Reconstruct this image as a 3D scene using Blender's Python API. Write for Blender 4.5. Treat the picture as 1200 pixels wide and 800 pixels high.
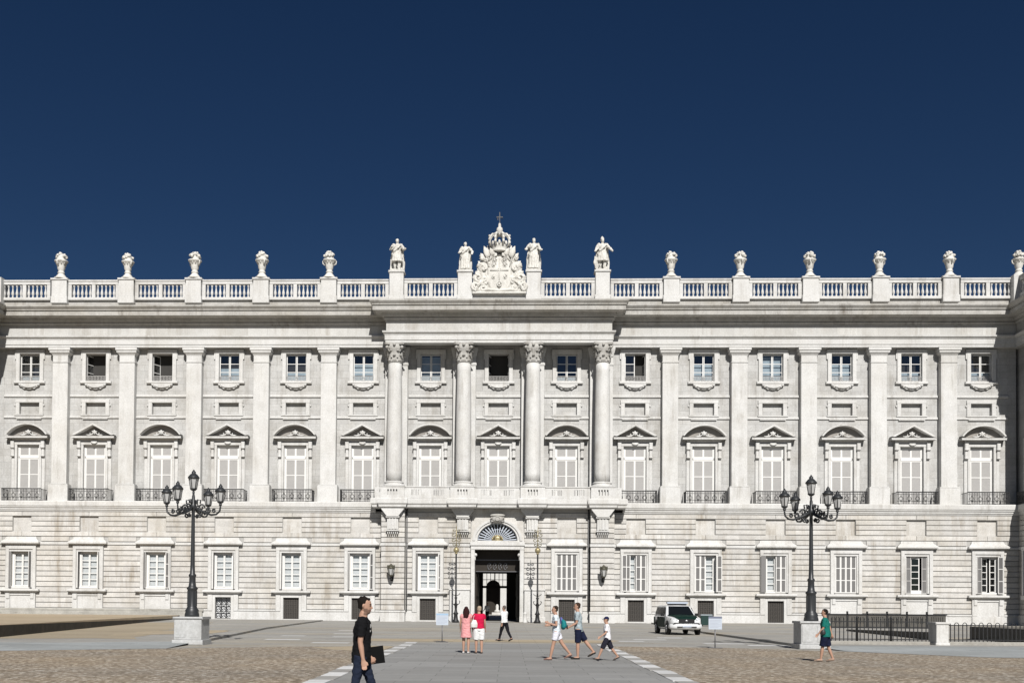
import bpy, bmesh, math, random
import numpy as np
from mathutils import Vector, Matrix, noise as mnoise
random.seed(7)
rad = math.radians
for o in list(bpy.data.objects): bpy.data.objects.remove(o)
S = bpy.context.scene
COL = S.collection

# ------------------------------------------------------------------ camera
cd = bpy.data.cameras.new('camera'); cam = bpy.data.objects.new('camera', cd); COL.objects.link(cam)
S.camera = cam
cd.sensor_width = 36; cd.lens = 36; cd.clip_end = 3000
cd.shift_x = 42.016 / 1200; cd.shift_y = 282.71 / 1200
yaw, pitch, roll = rad(1.7658), rad(1.1168), rad(-0.42135)
rot = Matrix.Rotation(yaw, 3, 'Z') @ Matrix.Rotation(pitch, 3, 'X') @ Matrix.Rotation(roll, 3, 'Y')
bl = Matrix(((1, 0, 0), (0, 0, -1), (0, 1, 0)))          # blender camera looks down -Z
cam.matrix_world = Matrix.Translation((0.9759, -95.842, 1.75)) @ (rot @ bl).to_4x4()

# ------------------------------------------------------------------ sky, sun, exposure
SUN_AZ, SUN_EL = rad(9), rad(39)
W = bpy.data.worlds.new('World'); S.world = W; W.use_nodes = True
nt = W.node_tree; nt.nodes.clear()
sky = nt.nodes.new('ShaderNodeTexSky'); sky.sky_type = 'NISHITA'; sky.sun_disc = False
sky.sun_elevation = SUN_EL; sky.sun_rotation = math.pi - SUN_AZ
sky.altitude = 2000; sky.air_density = 1.0; sky.dust_density = 0.1; sky.ozone_density = 2.0
hsv = nt.nodes.new('ShaderNodeHueSaturation'); hsv.inputs['Saturation'].default_value = 1.26
hsv.inputs['Hue'].default_value = 0.508; hsv.inputs['Value'].default_value = 0.31
bg = nt.nodes.new('ShaderNodeBackground'); bg.inputs[1].default_value = 0.08
wo = nt.nodes.new('ShaderNodeOutputWorld')
nt.links.new(sky.outputs[0], hsv.inputs['Color']); nt.links.new(hsv.outputs[0], bg.inputs[0]); nt.links.new(bg.outputs[0], wo.inputs[0])
sd = bpy.data.lights.new('sun', 'SUN'); sun = bpy.data.objects.new('sun', sd); COL.objects.link(sun)
sd.energy = 5.0; sd.angle = rad(0.53); sd.color = (1.0, 0.972, 0.935)
sv = Vector((math.sin(SUN_AZ) * math.cos(SUN_EL), -math.cos(SUN_AZ) * math.cos(SUN_EL), math.sin(SUN_EL)))
sun.rotation_euler = (-sv).to_track_quat('-Z', 'Y').to_euler(); sun.location = sv * 150
S.view_settings.view_transform = 'Standard'; S.view_settings.look = 'None'
S.view_settings.exposure = 0.06; S.view_settings.gamma = 1.0
S.render.engine = 'CYCLES'; S.cycles.diffuse_bounces = 1

# ------------------------------------------------------------------ materials
def mat(name, color, rough=.8, metal=0, var=.0, nscale=3, bump=0, dirt=0, dirtcol=(.25, .2, .14), objvar=0,
        joints=None, spec=.3, coat=0, streak=(1.3, 1.3, .1), patches=None):
    m = bpy.data.materials.new(name); m.use_nodes = True
    t = m.node_tree; N = t.nodes; Lk = t.links.new
    b = N['Principled BSDF']; b.inputs['Roughness'].default_value = rough; b.inputs['Metallic'].default_value = metal
    b.inputs['Specular IOR Level'].default_value = spec
    if coat: b.inputs['Coat Weight'].default_value = coat; b.inputs['Coat Roughness'].default_value = .06
    b.inputs['Base Color'].default_value = (*color, 1)
    cur = None
    geo = N.new('ShaderNodeNewGeometry')
    def mix(fac, a, bcol, mode='MIX'):
        x = N.new('ShaderNodeMix'); x.data_type = 'RGBA'; x.blend_type = mode
        if isinstance(fac, float): x.inputs[0].default_value = fac
        else: Lk(fac, x.inputs[0])
        for s, v in ((6, a), (7, bcol)):
            if isinstance(v, tuple): x.inputs[s].default_value = (*v, 1)
            else: Lk(v, x.inputs[s])
        return x.outputs[2]
    def noise(scale, vec=None, detail=5, rough_=.6):
        n = N.new('ShaderNodeTexNoise'); n.inputs['Scale'].default_value = scale; n.inputs['Detail'].default_value = detail
        n.inputs['Roughness'].default_value = rough_
        Lk(vec if vec else geo.outputs['Position'], n.inputs['Vector']); return n.outputs['Fac']
    def ramp(v, lo, hi):
        r = N.new('ShaderNodeMapRange'); r.inputs['From Min'].default_value = lo; r.inputs['From Max'].default_value = hi
        Lk(v, r.inputs['Value']); return r.outputs[0]
    cur = tuple(color)
    if joints:
        bw, bh, mort, dark = joints
        sep = N.new('ShaderNodeSeparateXYZ'); Lk(geo.outputs['Position'], sep.inputs[0])
        cmb = N.new('ShaderNodeCombineXYZ'); Lk(sep.outputs[0], cmb.inputs[0]); Lk(sep.outputs[2], cmb.inputs[1])
        br = N.new('ShaderNodeTexBrick'); Lk(cmb.outputs[0], br.inputs['Vector'])
        br.inputs['Scale'].default_value = 1; br.inputs['Brick Width'].default_value = bw; br.inputs['Row Height'].default_value = bh
        br.inputs['Mortar Size'].default_value = mort; br.inputs['Mortar Smooth'].default_value = .2
        br.inputs['Color1'].default_value = (*[c * 1.05 for c in color], 1)
        br.inputs['Color2'].default_value = (*[c * .93 for c in color], 1)
        br.inputs['Mortar'].default_value = (*[c * dark for c in color], 1)
        cur = br.outputs['Color']
    if var:
        cur = mix(ramp(noise(nscale), .3, .7), mix(1.0, cur, (1 - var,) * 3, 'MULTIPLY'), mix(1.0, cur, (1 + var * .6,) * 3, 'MULTIPLY'))
    if dirt and not metal:                                 # pitted, gritty surface tone
        g1 = ramp(noise(9.0, None, 4, .75), .36, .64)
        cur = mix(g1, mix(1.0, cur, (.88, .872, .855), 'MULTIPLY'), mix(1.0, cur, (1.07, 1.07, 1.07), 'MULTIPLY'))
    if patches:                                            # broad stone-to-stone tone changes
        cur = mix(ramp(noise(.35, None, 3), .45, .7), cur, mix(1.0, cur, patches, 'MULTIPLY'))
    if objvar:
        oi = N.new('ShaderNodeObjectInfo')
        cur = mix(oi.outputs['Random'], mix(1.0, cur, (1 - objvar,) * 3, 'MULTIPLY'), mix(1.0, cur, (1 + objvar * .5,) * 3, 'MULTIPLY'))
    if dirt:
        mp = N.new('ShaderNodeMapping'); mp.inputs['Scale'].default_value = streak; Lk(geo.outputs['Position'], mp.inputs[0])
        f1 = ramp(noise(1.0, mp.outputs[0], 8, .78), .47, .70); f2 = ramp(noise(.45), .40, .62)
        mu = N.new('ShaderNodeMath'); mu.operation = 'MULTIPLY'; Lk(f1, mu.inputs[0]); Lk(f2, mu.inputs[1])
        mu2 = N.new('ShaderNodeMath'); mu2.operation = 'MULTIPLY'; mu2.inputs[1].default_value = dirt; Lk(mu.outputs[0], mu2.inputs[0])
        cur = mix(mu2.outputs[0], cur, dirtcol)
    if not isinstance(cur, tuple): Lk(cur, b.inputs['Base Color'])
    if bump:
        bp = N.new('ShaderNodeBump'); bp.inputs['Strength'].default_value = bump; bp.inputs['Distance'].default_value = .02
        Lk(noise(nscale * 8), bp.inputs['Height']); Lk(bp.outputs[0], b.inputs['Normal'])
    return m

M = {}
M['lime'] = mat('white_limestone', (.652, .648, .632), .85, var=.07, nscale=1.2, bump=.3, dirt=.75, dirtcol=(.30, .275, .235), objvar=.04, patches=(.93, .92, .90))
M['corn'] = mat('weathered_cornice_stone', (.475, .465, .44), .88, var=.14, nscale=1.6, bump=.4, dirt=1.0, dirtcol=(.17, .15, .125), streak=(1.6, 1.6, .25), patches=(.86, .84, .80))
M['wall'] = mat('grey_ashlar', (.525, .522, .508), .9, var=.1, nscale=1.5, bump=.4, dirt=.8, dirtcol=(.25, .23, .20), joints=(1.5, .62, .018, .74), patches=(.88, .865, .84))
M['course'] = mat('granite_course', (.635, .62, .592), .9, var=.11, nscale=2.2, bump=.45, dirt=1.0, dirtcol=(.30, .255, .195), objvar=.1, joints=(1.35, .487, .006, .8), patches=(.88, .86, .82))
M['friez'] = mat('frieze_stone', (.56, .555, .535), .88, var=.1, nscale=.9, bump=.35, dirt=.9, dirtcol=(.3, .27, .23), joints=(1.9, 1.2, .014, .8), patches=(.9, .885, .86))
M['tymp_shade'] = mat('tympanum_shade_stone', (.30, .28, .255), .9, var=.15, nscale=2, bump=.3)  # stone darkened to paint in the shade of the pediment recess
M['groove'] = mat('groove_granite', (.45, .44, .415), .95, var=.08)
M['plinthst'] = mat('stained_plinth_stone', (.44, .425, .385), .9, var=.2, nscale=1.0, bump=.4, dirt=1.0, dirtcol=(.14, .125, .10), streak=(.5, .5, 1.5))
M['statue'] = mat('statue_limestone', (.70, .685, .64), .85, var=.06, nscale=5, bump=.3, dirt=.8, dirtcol=(.25, .22, .18), streak=(1.6, 1.6, .6))
M['whitep'] = mat('white_paint', (.78, .77, .74), .55, var=.03, nscale=6)
M['louver'] = mat('louvre_grey', (.47, .458, .44), .7, var=.05, nscale=5)
M['dlouver'] = mat('louvre_dark', (.20, .195, .19), .7)
M['room'] = mat('dark_room', (.05, .048, .045), .9)
M['curtain'] = mat('net_curtain', (.74, .75, .75), .9, var=.12, nscale=3)
M['curtain2'] = mat('pale_blind', (.42, .50, .55), .9, var=.2, nscale=1.5)
M['iron'] = mat('black_iron', (.022, .022, .023), .5, spec=.4)
M['iron2'] = mat('lamp_iron', (.03, .032, .034), .42, spec=.5)
M['grate'] = mat('basement_grate', (.10, .09, .08), .7)
M['gilt'] = mat('gilt', (.40, .34, .20), .4, metal=.45)
M['gilt2'] = mat('tarnished_gilt', (.20, .185, .12), .55, metal=.2)
M['bronze'] = mat('dull_bronze', (.10, .095, .07), .55, metal=.3)
M['pedst'] = mat('pedestal_granite', (.50, .505, .50), .8, var=.12, nscale=5, bump=.3, dirt=.5, dirtcol=(.25, .25, .24))
M['lampglass'] = mat('lantern_glass', (.42, .42, .41), .25, spec=.6)
M['door'] = mat('dark_door_wood', (.03, .024, .018), .55, var=.2)
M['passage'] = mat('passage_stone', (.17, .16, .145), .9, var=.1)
M['pipe'] = mat('drain_pipe', (.12, .12, .12), .5)
M['fanbar'] = mat('fanlight_bar', (.46, .50, .56), .5)
M['signw'] = mat('sign_white', (.48, .53, .60), .5)
M['signb'] = mat('sign_blue', (.33, .46, .60), .5)
M['signd'] = mat('sign_dark', (.16, .18, .24), .5)
M['print'] = mat('sign_print', (.36, .38, .44), .6)
M['steel'] = mat('grey_steel', (.2, .2, .21), .45, metal=.6)
M['bin'] = mat('bin_green', (.015, .04, .035), .5)
M['binlid'] = mat('bin_lid', (.32, .36, .38), .5)
M['kerb'] = mat('kerb_granite', (.36, .345, .31), .9, var=.15, nscale=2, dirt=.5)
M['edge'] = mat('pale_edge_stone', (.66, .66, .65), .85, var=.1, nscale=3, objvar=.12)
M['edged'] = mat('dark_edge_stone', (.36, .35, .33), .85, var=.15, nscale=3, objvar=.1)
M['dkwall'] = mat('dark_wall_and_shade', (.11, .105, .095), .9, var=.2, nscale=2, dirt=.4)  # dark walls and panels; also paints grazing-sun shade on the terrace wedge

def glass():
    m = bpy.data.materials.new('window_glass'); m.use_nodes = True
    t = m.node_tree; t.nodes.clear(); Lk = t.links.new
    o = t.nodes.new('ShaderNodeOutputMaterial'); mx = t.nodes.new('ShaderNodeMixShader')
    tr = t.nodes.new('ShaderNodeBsdfTransparent'); tr.inputs[0].default_value = (.90, .915, .92, 1)
    gl = t.nodes.new('ShaderNodeBsdfGlossy'); gl.inputs['Roughness'].default_value = .04; gl.inputs[0].default_value = (.9, .95, 1, 1)
    fr = t.nodes.new('ShaderNodeLayerWeight'); fr.inputs[0].default_value = .35
    ad = t.nodes.new('ShaderNodeMapRange'); ad.inputs['To Min'].default_value = .12; ad.inputs['To Max'].default_value = .7; ad.inputs['From Min'].default_value = .15
    Lk(fr.outputs['Facing'], ad.inputs[0]); Lk(ad.outputs[0], mx.inputs[0]); Lk(tr.outputs[0], mx.inputs[1]); Lk(gl.outputs[0], mx.inputs[2]); Lk(mx.outputs[0], o.inputs[0])
    return m
M['glass'] = glass()

def ground_mat(name, kind):
    m = bpy.data.materials.new(name); m.use_nodes = True
    t = m.node_tree; N = t.nodes; Lk = t.links.new; b = N['Principled BSDF']
    b.inputs['Roughness'].default_value = .85; b.inputs['Specular IOR Level'].default_value = .25
    geo = N.new('ShaderNodeNewGeometry'); P = geo.outputs['Position']
    def noise(s, vec=P, d=5, r=.6):
        n = N.new('ShaderNodeTexNoise'); n.inputs['Scale'].default_value = s; n.inputs['Detail'].default_value = d; n.inputs['Roughness'].default_value = r
        Lk(vec, n.inputs['Vector']); return n.outputs['Fac']
    def mp(sc):
        x = N.new('ShaderNodeMapping'); x.inputs['Scale'].default_value = sc; Lk(P, x.inputs[0]); return x.outputs[0]
    def cr(v, stops):
        r = N.new('ShaderNodeValToRGB'); e = r.color_ramp.elements
        while len(e) < len(stops): e.new(.5)
        for k, (p_, c) in enumerate(stops): e[k].position = p_; e[k].color = (*c, 1)
        Lk(v, r.inputs[0]); return r.outputs[0]
    def mix(f, a, bb, mode='MIX'):
        x = N.new('ShaderNodeMix'); x.data_type = 'RGBA'; x.blend_type = mode
        if isinstance(f, float): x.inputs[0].default_value = f
        else: Lk(f, x.inputs[0])
        for s_, v in ((6, a), (7, bb)):
            if isinstance(v, tuple): x.inputs[s_].default_value = (*v, 1)
            else: Lk(v, x.inputs[s_])
        return x.outputs[2]
    bp = N.new('ShaderNodeBump'); bp.inputs['Distance'].default_value = .02
    if kind == 'sett':
        v = N.new('ShaderNodeTexVoronoi'); v.inputs['Scale'].default_value = 11; v.inputs['Randomness'].default_value = .55; Lk(P, v.inputs['Vector'])
        v2 = N.new('ShaderNodeTexVoronoi'); v2.feature = 'DISTANCE_TO_EDGE'; v2.inputs['Scale'].default_value = 11; v2.inputs['Randomness'].default_value = .55; Lk(P, v2.inputs['Vector'])
        sp = N.new('ShaderNodeSeparateColor'); Lk(v.outputs['Color'], sp.inputs[0])
        c = cr(sp.outputs[0], [(0, (.17, .14, .108)), (.4, (.30, .255, .20)), (.75, (.38, .335, .275)), (1, (.60, .56, .50))])
        c = mix(cr(noise(.22, P, 4), [(.35, (0, 0, 0)), (.7, (1, 1, 1))]), c, mix(1.0, c, (1.22, 1.12, .98), 'MULTIPLY'))
        c = mix(cr(noise(.6, mp((.15, 1.2, 1)), 4), [(.4, (0, 0, 0)), (.75, (.8, .8, .8))]), c, mix(1.0, c, (.86, .86, .86), 'MULTIPLY'))
        edge = cr(v2.outputs['Distance'], [(0, (0, 0, 0)), (.07, (1, 1, 1))])
        c = mix(edge, (.20, .17, .135), c)
        Lk(edge, bp.inputs['Height']); bp.inputs['Strength'].default_value = .8
    else:
        base = {'pave': (.355, .346, .325), 'path': (.295, .295, .290), 'sand': (.46, .375, .265), 'strip': (.345, .365, .37), 'tan': (.43, .36, .26), 'sand2': (.40, .34, .25)}[kind]
        br = N.new('ShaderNodeTexBrick'); Lk(P, br.inputs['Vector']); br.inputs['Scale'].default_value = 1
        br.inputs['Brick Width'].default_value = 1.5 if kind not in ('sand', 'sand2') else 40; br.inputs['Row Height'].default_value = .85 if kind not in ('sand', 'sand2') else 40
        br.inputs['Mortar Size'].default_value = .012
        br.inputs['Color1'].default_value = (*[x * 1.07 for x in base], 1); br.inputs['Color2'].default_value = (*[x * .92 for x in base], 1)
        br.inputs['Mortar'].default_value = (*[x * .66 for x in base], 1)
        c = br.outputs[0]
        c = mix(cr(noise(.35, mp((.35, 1, 1)), 6), [(.35, (0, 0, 0)), (.7, (1, 1, 1))]), c, mix(1.0, c, (.80, .79, .77), 'MULTIPLY'))
        c = mix(cr(noise(6, P, 4), [(.35, (0, 0, 0)), (.75, (1, 1, 1))]), c, mix(1.0, c, (1.14, 1.13, 1.1), 'MULTIPLY'))
        if kind == 'pave':
            c = mix(cr(noise(.16, mp((.4, 1.3, 1)), 4), [(.5, (0, 0, 0)), (.66, (.75, .75, .75))]), c, mix(1.0, c, (1.12, 1.02, .86), 'MULTIPLY'))
        Lk(noise(25, P, 3), bp.inputs['Height']); bp.inputs['Strength'].default_value = .3
    Lk(c, b.inputs['Base Color']); Lk(bp.outputs[0], b.inputs['Normal'])
    return m
for k in ('pave', 'path', 'sand', 'strip', 'sett', 'tan', 'sand2'): M[k] = ground_mat('ground_' + k, k)

# ------------------------------------------------------------------ mesh helpers
class MB:
    def __init__(s): s.v = []; s.f = []; s.m = []; s.sm = []
    def add(s, vs, fs, mi=0, smooth=False):
        k = len(s.v); s.v += [tuple(q) for q in vs]
        for f in fs: s.f.append(tuple(i + k for i in f)); s.m.append(mi); s.sm.append(smooth)
        return s
    def box(s, x0, x1, y0, y1, z0, z1, mi=0, bev=0):
        if x1 < x0: x0, x1 = x1, x0
        if y1 < y0: y0, y1 = y1, y0
        b = bev
        if not b:
            vs = [(x, y, z) for z in (z0, z1) for y in (y0, y1) for x in (x0, x1)]
            return s.add(vs, [(0, 2, 3, 1), (4, 5, 7, 6), (0, 1, 5, 4), (2, 6, 7, 3), (0, 4, 6, 2), (1, 3, 7, 5)], mi)
        # front (min y) edges chamfered
        vs = [(x0, y1, z0), (x1, y1, z0), (x1, y1, z1), (x0, y1, z1), (x0, y0 + b, z0), (x1, y0 + b, z0), (x1, y0 + b, z1), (x0, y0 + b, z1),
              (x0 + b, y0, z0 + b), (x1 - b, y0, z0 + b), (x1 - b, y0, z1 - b), (x0 + b, y0, z1 - b)]
        return s.add(vs, [(8, 9, 10, 11), (4, 5, 9, 8), (5, 6, 10, 9), (6, 7, 11, 10), (7, 4, 8, 11), (0, 1, 5, 4), (1, 2, 6, 5), (2, 3, 7, 6), (3, 0, 4, 7), (1, 0, 3, 2)], mi)
    def prism(s, poly, y0, y1, mi=0):              # poly in (x,z), counter-clockwise seen from -Y
        n = len(poly); vs = [(x, y0, z) for x, z in poly] + [(x, y1, z) for x, z in poly]
        return s.add(vs, [tuple(range(n)), tuple(range(2 * n - 1, n - 1, -1))] + [(i, i + n, (i + 1) % n + n, (i + 1) % n) for i in range(n)], mi)
    def ring(s, outer, inner, y0, y1, mi=0):       # open strip between two equal-length polylines in (x,z), with thickness
        n = len(outer); vs = [(x, y0, z) for x, z in outer] + [(x, y0, z) for x, z in inner] + [(x, y1, z) for x, z in outer] + [(x, y1, z) for x, z in inner]
        fs = []
        for i in range(n - 1):
            fs += [(i, i + 1, n + i + 1, n + i), (i + 1, i, 2 * n + i, 2 * n + i + 1), (n + i, n + i + 1, 3 * n + i + 1, 3 * n + i)]
        fs += [(0, n, 3 * n, 2 * n), (n - 1, 3 * n - 1, 4 * n - 1, 2 * n - 1)]
        return s.add(vs, fs, mi)
    def lathe(s, prof, c=(0, 0), n=16, mi=0, smooth=True, squash=1):
        vs = []
        for r, z in prof:
            for k in range(n):
                a = 2 * math.pi * k / n; vs.append((c[0] + r * math.cos(a), c[1] + r * math.sin(a) * squash, z))
        fs = [(i * n + k, i * n + (k + 1) % n, (i + 1) * n + (k + 1) % n, (i + 1) * n + k) for i in range(len(prof) - 1) for k in range(n)]
        fs += [tuple(range(n - 1, -1, -1)), tuple((len(prof) - 1) * n + k for k in range(n))]
        return s.add(vs, fs, mi, smooth)
    def tube(s, pts, r, n=6, mi=0, smooth=True):
        pts = [Vector(q) for q in pts]; rs = r if isinstance(r, (list, tuple)) else [r] * len(pts)
        vs = []; up = None
        for i, q in enumerate(pts):
            d = (pts[min(i + 1, len(pts) - 1)] - pts[max(i - 1, 0)]).normalized()
            if up is None: up = Vector((0, 0, 1)) if abs(d.z) < .9 else Vector((1, 0, 0))
            a = d.cross(up).normalized(); bb = a.cross(d).normalized(); up = bb
            for k in range(n):
                t_ = 2 * math.pi * k / n; vs.append(q + (a * math.cos(t_) + bb * math.sin(t_)) * rs[i])
        fs = [(i * n + k, i * n + (k + 1) % n, (i + 1) * n + (k + 1) % n, (i + 1) * n + k) for i in range(len(pts) - 1) for k in range(n)]
        fs += [tuple(range(n - 1, -1, -1)), tuple((len(pts) - 1) * n + k for k in range(n))]
        return s.add(vs, fs, mi, smooth)
    def ball(s, c, r, n=8, mi=0):
        r = r if isinstance(r, tuple) else (r, r, r); vs = []; m_ = max(4, n // 2 + 1)
        for i in range(m_ + 1):
            ph = math.pi * i / m_ - math.pi / 2
            for k in range(n):
                a = 2 * math.pi * k / n; vs.append((c[0] + r[0] * math.cos(ph) * math.cos(a), c[1] + r[1] * math.cos(ph) * math.sin(a), c[2] + r[2] * math.sin(ph)))
        fs = [(i * n + k, i * n + (k + 1) % n, (i + 1) * n + (k + 1) % n, (i + 1) * n + k) for i in range(m_) for k in range(n)]
        return s.add(vs, fs, mi, True)
    def sweep(s, path, prof, mi=0):                # axis-aligned path in plan; profile (out, z) bottom to top
        n = len(path); nr = []
        for i in range(n - 1):
            dx, dy = path[i + 1][0] - path[i][0], path[i + 1][1] - path[i][1]; l = math.hypot(dx, dy); nr.append((dy / l, -dx / l))
        vs = []
        for i, (x, y) in enumerate(path):
            if i == 0: ox, oy = nr[0]
            elif i == n - 1: ox, oy = nr[-1]
            else:
                a, b = nr[i - 1], nr[i]; ox, oy = (a[0] + b[0], a[1] + b[1]) if a != b else a
            for o, z in prof: vs.append((x + ox * o, y + oy * o, z))
        q = len(prof); fs = [(i * q + j, (i + 1) * q + j, (i + 1) * q + j + 1, i * q + j + 1) for i in range(n - 1) for j in range(q - 1)]
        fs += [tuple(range(q - 1, -1, -1)), tuple((n - 1) * q + j for j in range(q))]
        return s.add(vs, fs, mi)
    def holes(s, x0, x1, z0, z1, y, th, hs, mi=0, mj=None):    # wall sheet at y with rectangular openings and reveals
        mj = mi if mj is None else mj
        xs = sorted(set([x0, x1] + [h[0] for h in hs] + [h[1] for h in hs])); zs = sorted(set([z0, z1] + [h[2] for h in hs] + [h[3] for h in hs]))
        xs = [x for x in xs if x0 <= x <= x1]; zs = [z for z in zs if z0 <= z <= z1]
        for i in range(len(xs) - 1):
            for j in range(len(zs) - 1):
                cx, cz = (xs[i] + xs[i + 1]) / 2, (zs[j] + zs[j + 1]) / 2
                if any(h[0] < cx < h[1] and h[2] < cz < h[3] for h in hs): continue
                s.add([(xs[i], y, zs[j]), (xs[i + 1], y, zs[j]), (xs[i + 1], y, zs[j + 1]), (xs[i], y, zs[j + 1])], [(0, 1, 2, 3)], mi)
        for h in hs:
            a, b, c, d = h[:4]; t_ = h[4] if len(h) > 4 else th
            s.add([(a, y, c), (b, y, c), (b, y, d), (a, y, d), (a, y + t_, c), (b, y + t_, c), (b, y + t_, d), (a, y + t_, d)],
                  [(0, 4, 5, 1), (1, 5, 6, 2), (2, 6, 7, 3), (3, 7, 4, 0)], mj)
            if len(h) > 4: s.add([(a, y + t_, c), (b, y + t_, c), (b, y + t_, d), (a, y + t_, d)], [(0, 1, 2, 3)], mj)
        return s
    def move(s, dx=0, dy=0, dz=0, rz=0, sc=1, start=0):
        c, q = math.cos(rz), math.sin(rz)
        s.v[start:] = [((x * c - y * q) * sc + dx, (x * q + y * c) * sc + dy, z * sc + dz) for x, y, z in s.v[start:]]; return s
    def mesh(s, name, mats):
        me = bpy.data.meshes.new(name); me.from_pydata(s.v, [], s.f)
        for k in (mats if isinstance(mats, (list, tuple)) else [mats]): me.materials.append(M[k] if isinstance(k, str) else k)
        me.polygons.foreach_set('material_index', s.m); me.polygons.foreach_set('use_smooth', s.sm); me.update(); return me
    def build(s, name, mats, parent=None, loc=(0, 0, 0), rz=0):
        return link(name, s.mesh(name, mats), parent, loc, rz)

def link(name, me, parent=None, loc=(0, 0, 0), rz=0):
    o = bpy.data.objects.new(name, me); COL.objects.link(o); o.location = loc; o.rotation_euler = (0, 0, rz)
    if parent: o.parent = parent
    return o
def empty(name, loc=(0, 0, 0), rz=0, parent=None): return link(name, None, parent, loc, rz)
def tag(o, label, cat, group=None):
    o['label'] = label; o['category'] = cat
    if group: o['group'] = group
    return o
def struct(o): o['kind'] = 'structure'; return o
def dup(o, parent=None, loc=None, label=None):
    c = o.copy(); COL.objects.link(c); c.parent = parent
    if loc is not None: c.location = loc
    for ch in o.children: dup(ch, c)
    if label: c['label'] = label
    return c

# ------------------------------------------------------------------ ground
BAY = 6.4
def jag(poly, amp=.35, step=1.6, seed=1):
    r_ = random.Random(seed); out = []
    for k, (x, y) in enumerate(poly):
        x2, y2 = poly[(k + 1) % len(poly)]; n_ = max(1, int(math.hypot(x2 - x, y2 - y) / step))
        for j in range(n_): out.append((x + (x2 - x) * j / n_ + r_.uniform(-amp, amp), y + (y2 - y) * j / n_ + r_.uniform(-amp, amp) * 1.6))
    return out
def sheet(name, poly, z, mk, parent=None, thick=0):
    m = MB(); n = len(poly)
    if thick:
        m.add([(x, y, z) for x, y in poly] + [(x, y, z - thick) for x, y in poly], [tuple(range(n))] + [(i + n, (i + 1) % n + n, (i + 1) % n, i) for i in range(n)])
    else: m.add([(x, y, z) for x, y in poly], [tuple(range(n))])
    o = m.build(name, mk, parent)
    if not parent: struct(o)
    return o
sheet('plaza_paving', [(-700, -700), (700, -700), (700, 700), (-700, 700)], 0, 'pave')
path = sheet('central_path', [(-2.95, -120), (4.75, -120), (4.75, -51.5), (-2.95, -51.5)], .004, 'path')
sheet('cobbled_ground_west', [(-90, -130), (-3.45, -130), (-3.45, -55.0), (-7.5, -56.2), (-11.5, -58.6), (-16.5, -61.5), (-30, -63.5), (-90, -66)], .004, 'sett')
sheet('cobbled_ground_east', [(5.25, -130), (90, -130), (90, -63.0), (24, -61.2), (17.5, -60.0), (14.2, -56.6), (10, -53.8), (5.25, -53.4)], .004, 'sett')
def slope_strip(name, outer, inner):
    n = len(outer); struct(MB().add([(x, y, .008) for x, y in outer] + [(x, y, .113) for x, y in inner], [(k, k + 1, n + k + 1, n + k) for k in range(n - 1)]).build(name, 'strip'))
slope_strip('paved_strip_west', [(-90, -66.1), (-30, -63.6), (-16.5, -61.6), (-11.5, -58.7)], [(-90, -58), (-28, -58), (-16, -56.8), (-11.7, -54.3)])
slope_strip('paved_strip_east', [(14.0, -56.2), (17.5, -59.9), (24, -61.1), (90, -62.9)], [(13.3, -53.2), (17.5, -53.2), (24, -53.2), (90, -53.2)])
sheet('tan_sett_band', [(-5.6, -49.9), (5.4, -49.9), (6.4, -46.4), (-6.4, -46.4)], .006, 'tan')
sheet('tan_sett_patch', jag([(-4.9, -54.8), (-3.6, -54.8), (-3.6, -60), (-6.5, -57.0)], .12, .8, 2), .009, 'tan')
for side, x0, off in ((0, -3.42, 0), (1, 4.78, .6)):
    for k in range(22):
        y = -51.5 - k * 1.23 - off
        q = MB().box(-.24, .24, -.58, .58, -.03, .012).build('edge_stone', 'edge' if k % 2 == 0 else 'edged', path, (x0 + .23 + random.uniform(-.05, .05), y, .004))
# raised side terraces with low kerbs running from the lamps towards the palace
sheet('raised_terrace_west', [(-11.7, -54.3), (-14.3, -31), (-15.8, -3.2), (-90, -3.2), (-90, -58), (-28, -58), (-16, -56.8)], .11, 'pave', None, .2)
sheet('raised_terrace_east', [(13.3, -53.2), (90, -53.2), (90, -3.2), (13.9, -3.2), (12.9, -34)], .11, 'pave', None, .2)
sheet('drain_channel_west', [(-13.5, -33), (-13.1, -33), (-9.5, -31.0), (-9.6, -31.4)], .006, 'edged')
sheet('drain_channel_east', [(10.5, -46), (12.6, -47.2), (12.6, -47.5), (10.4, -46.25)], .006, 'edged')
for x0, y0, w in ((-9.4, -33.5, 1.1), (-8.6, -40, 1.3), (-7.8, -45, 1.5), (-10.6, -44, 1.2), (-10.2, -49.2, 1.6), (8.8, -42.5, 1.3), (7.2, -45.5, 1.6), (9.8, -50, 1.8), (11.4, -51.5, 1.7), (6.2, -48, 1.2), (-7.4, -52.6, 1.6)):
    sheet('pale_paving_slab', [(x0, y0), (x0 + w, y0 + .1), (x0 + w, y0 + .95), (x0, y0 + .85)], .007, 'edge')
sheet('sandy_patch', jag([(-21.0, -54.0), (-26.5, -20), (-22, -17), (-17.9, -40), (-15.2, -52.0)], .5), .114, 'sand2')
sheet('brown_patch', jag([(-17.5, -48.5), (-18.6, -42), (-14.8, -38), (-14.0, -44)], .4, 1.2, 4), .118, 'tan')
# sandy terrace on the left with its wedge-shaped retaining wall, grazing shade painted in as dark colour
st = MB()
A, B_, Cc, Dd = (-28.3, -7.0), (-20.6, -55.0), (-90, -55), (-90, -3.0); E_ = (-29, -3.0)
st.add([(*A, .22), (*B_, .66), (*Cc, .66), (*Dd, .46), (*E_, .44)], [(0, 4, 3, 2, 1)])
st.add([(*A, .09), (*B_, .09), (*A, .22), (*B_, .66), (*E_, .09), (*E_, .44)], [(0, 1, 3, 2), (4, 0, 2, 5)], 1)
st.add([(*B_, .09), (*Cc, .09), (*Cc, .66), (*B_, .66)], [(0, 1, 2, 3)], 1)
struct(st.build('sandy_terrace', ['sand', 'dkwall']))

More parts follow.
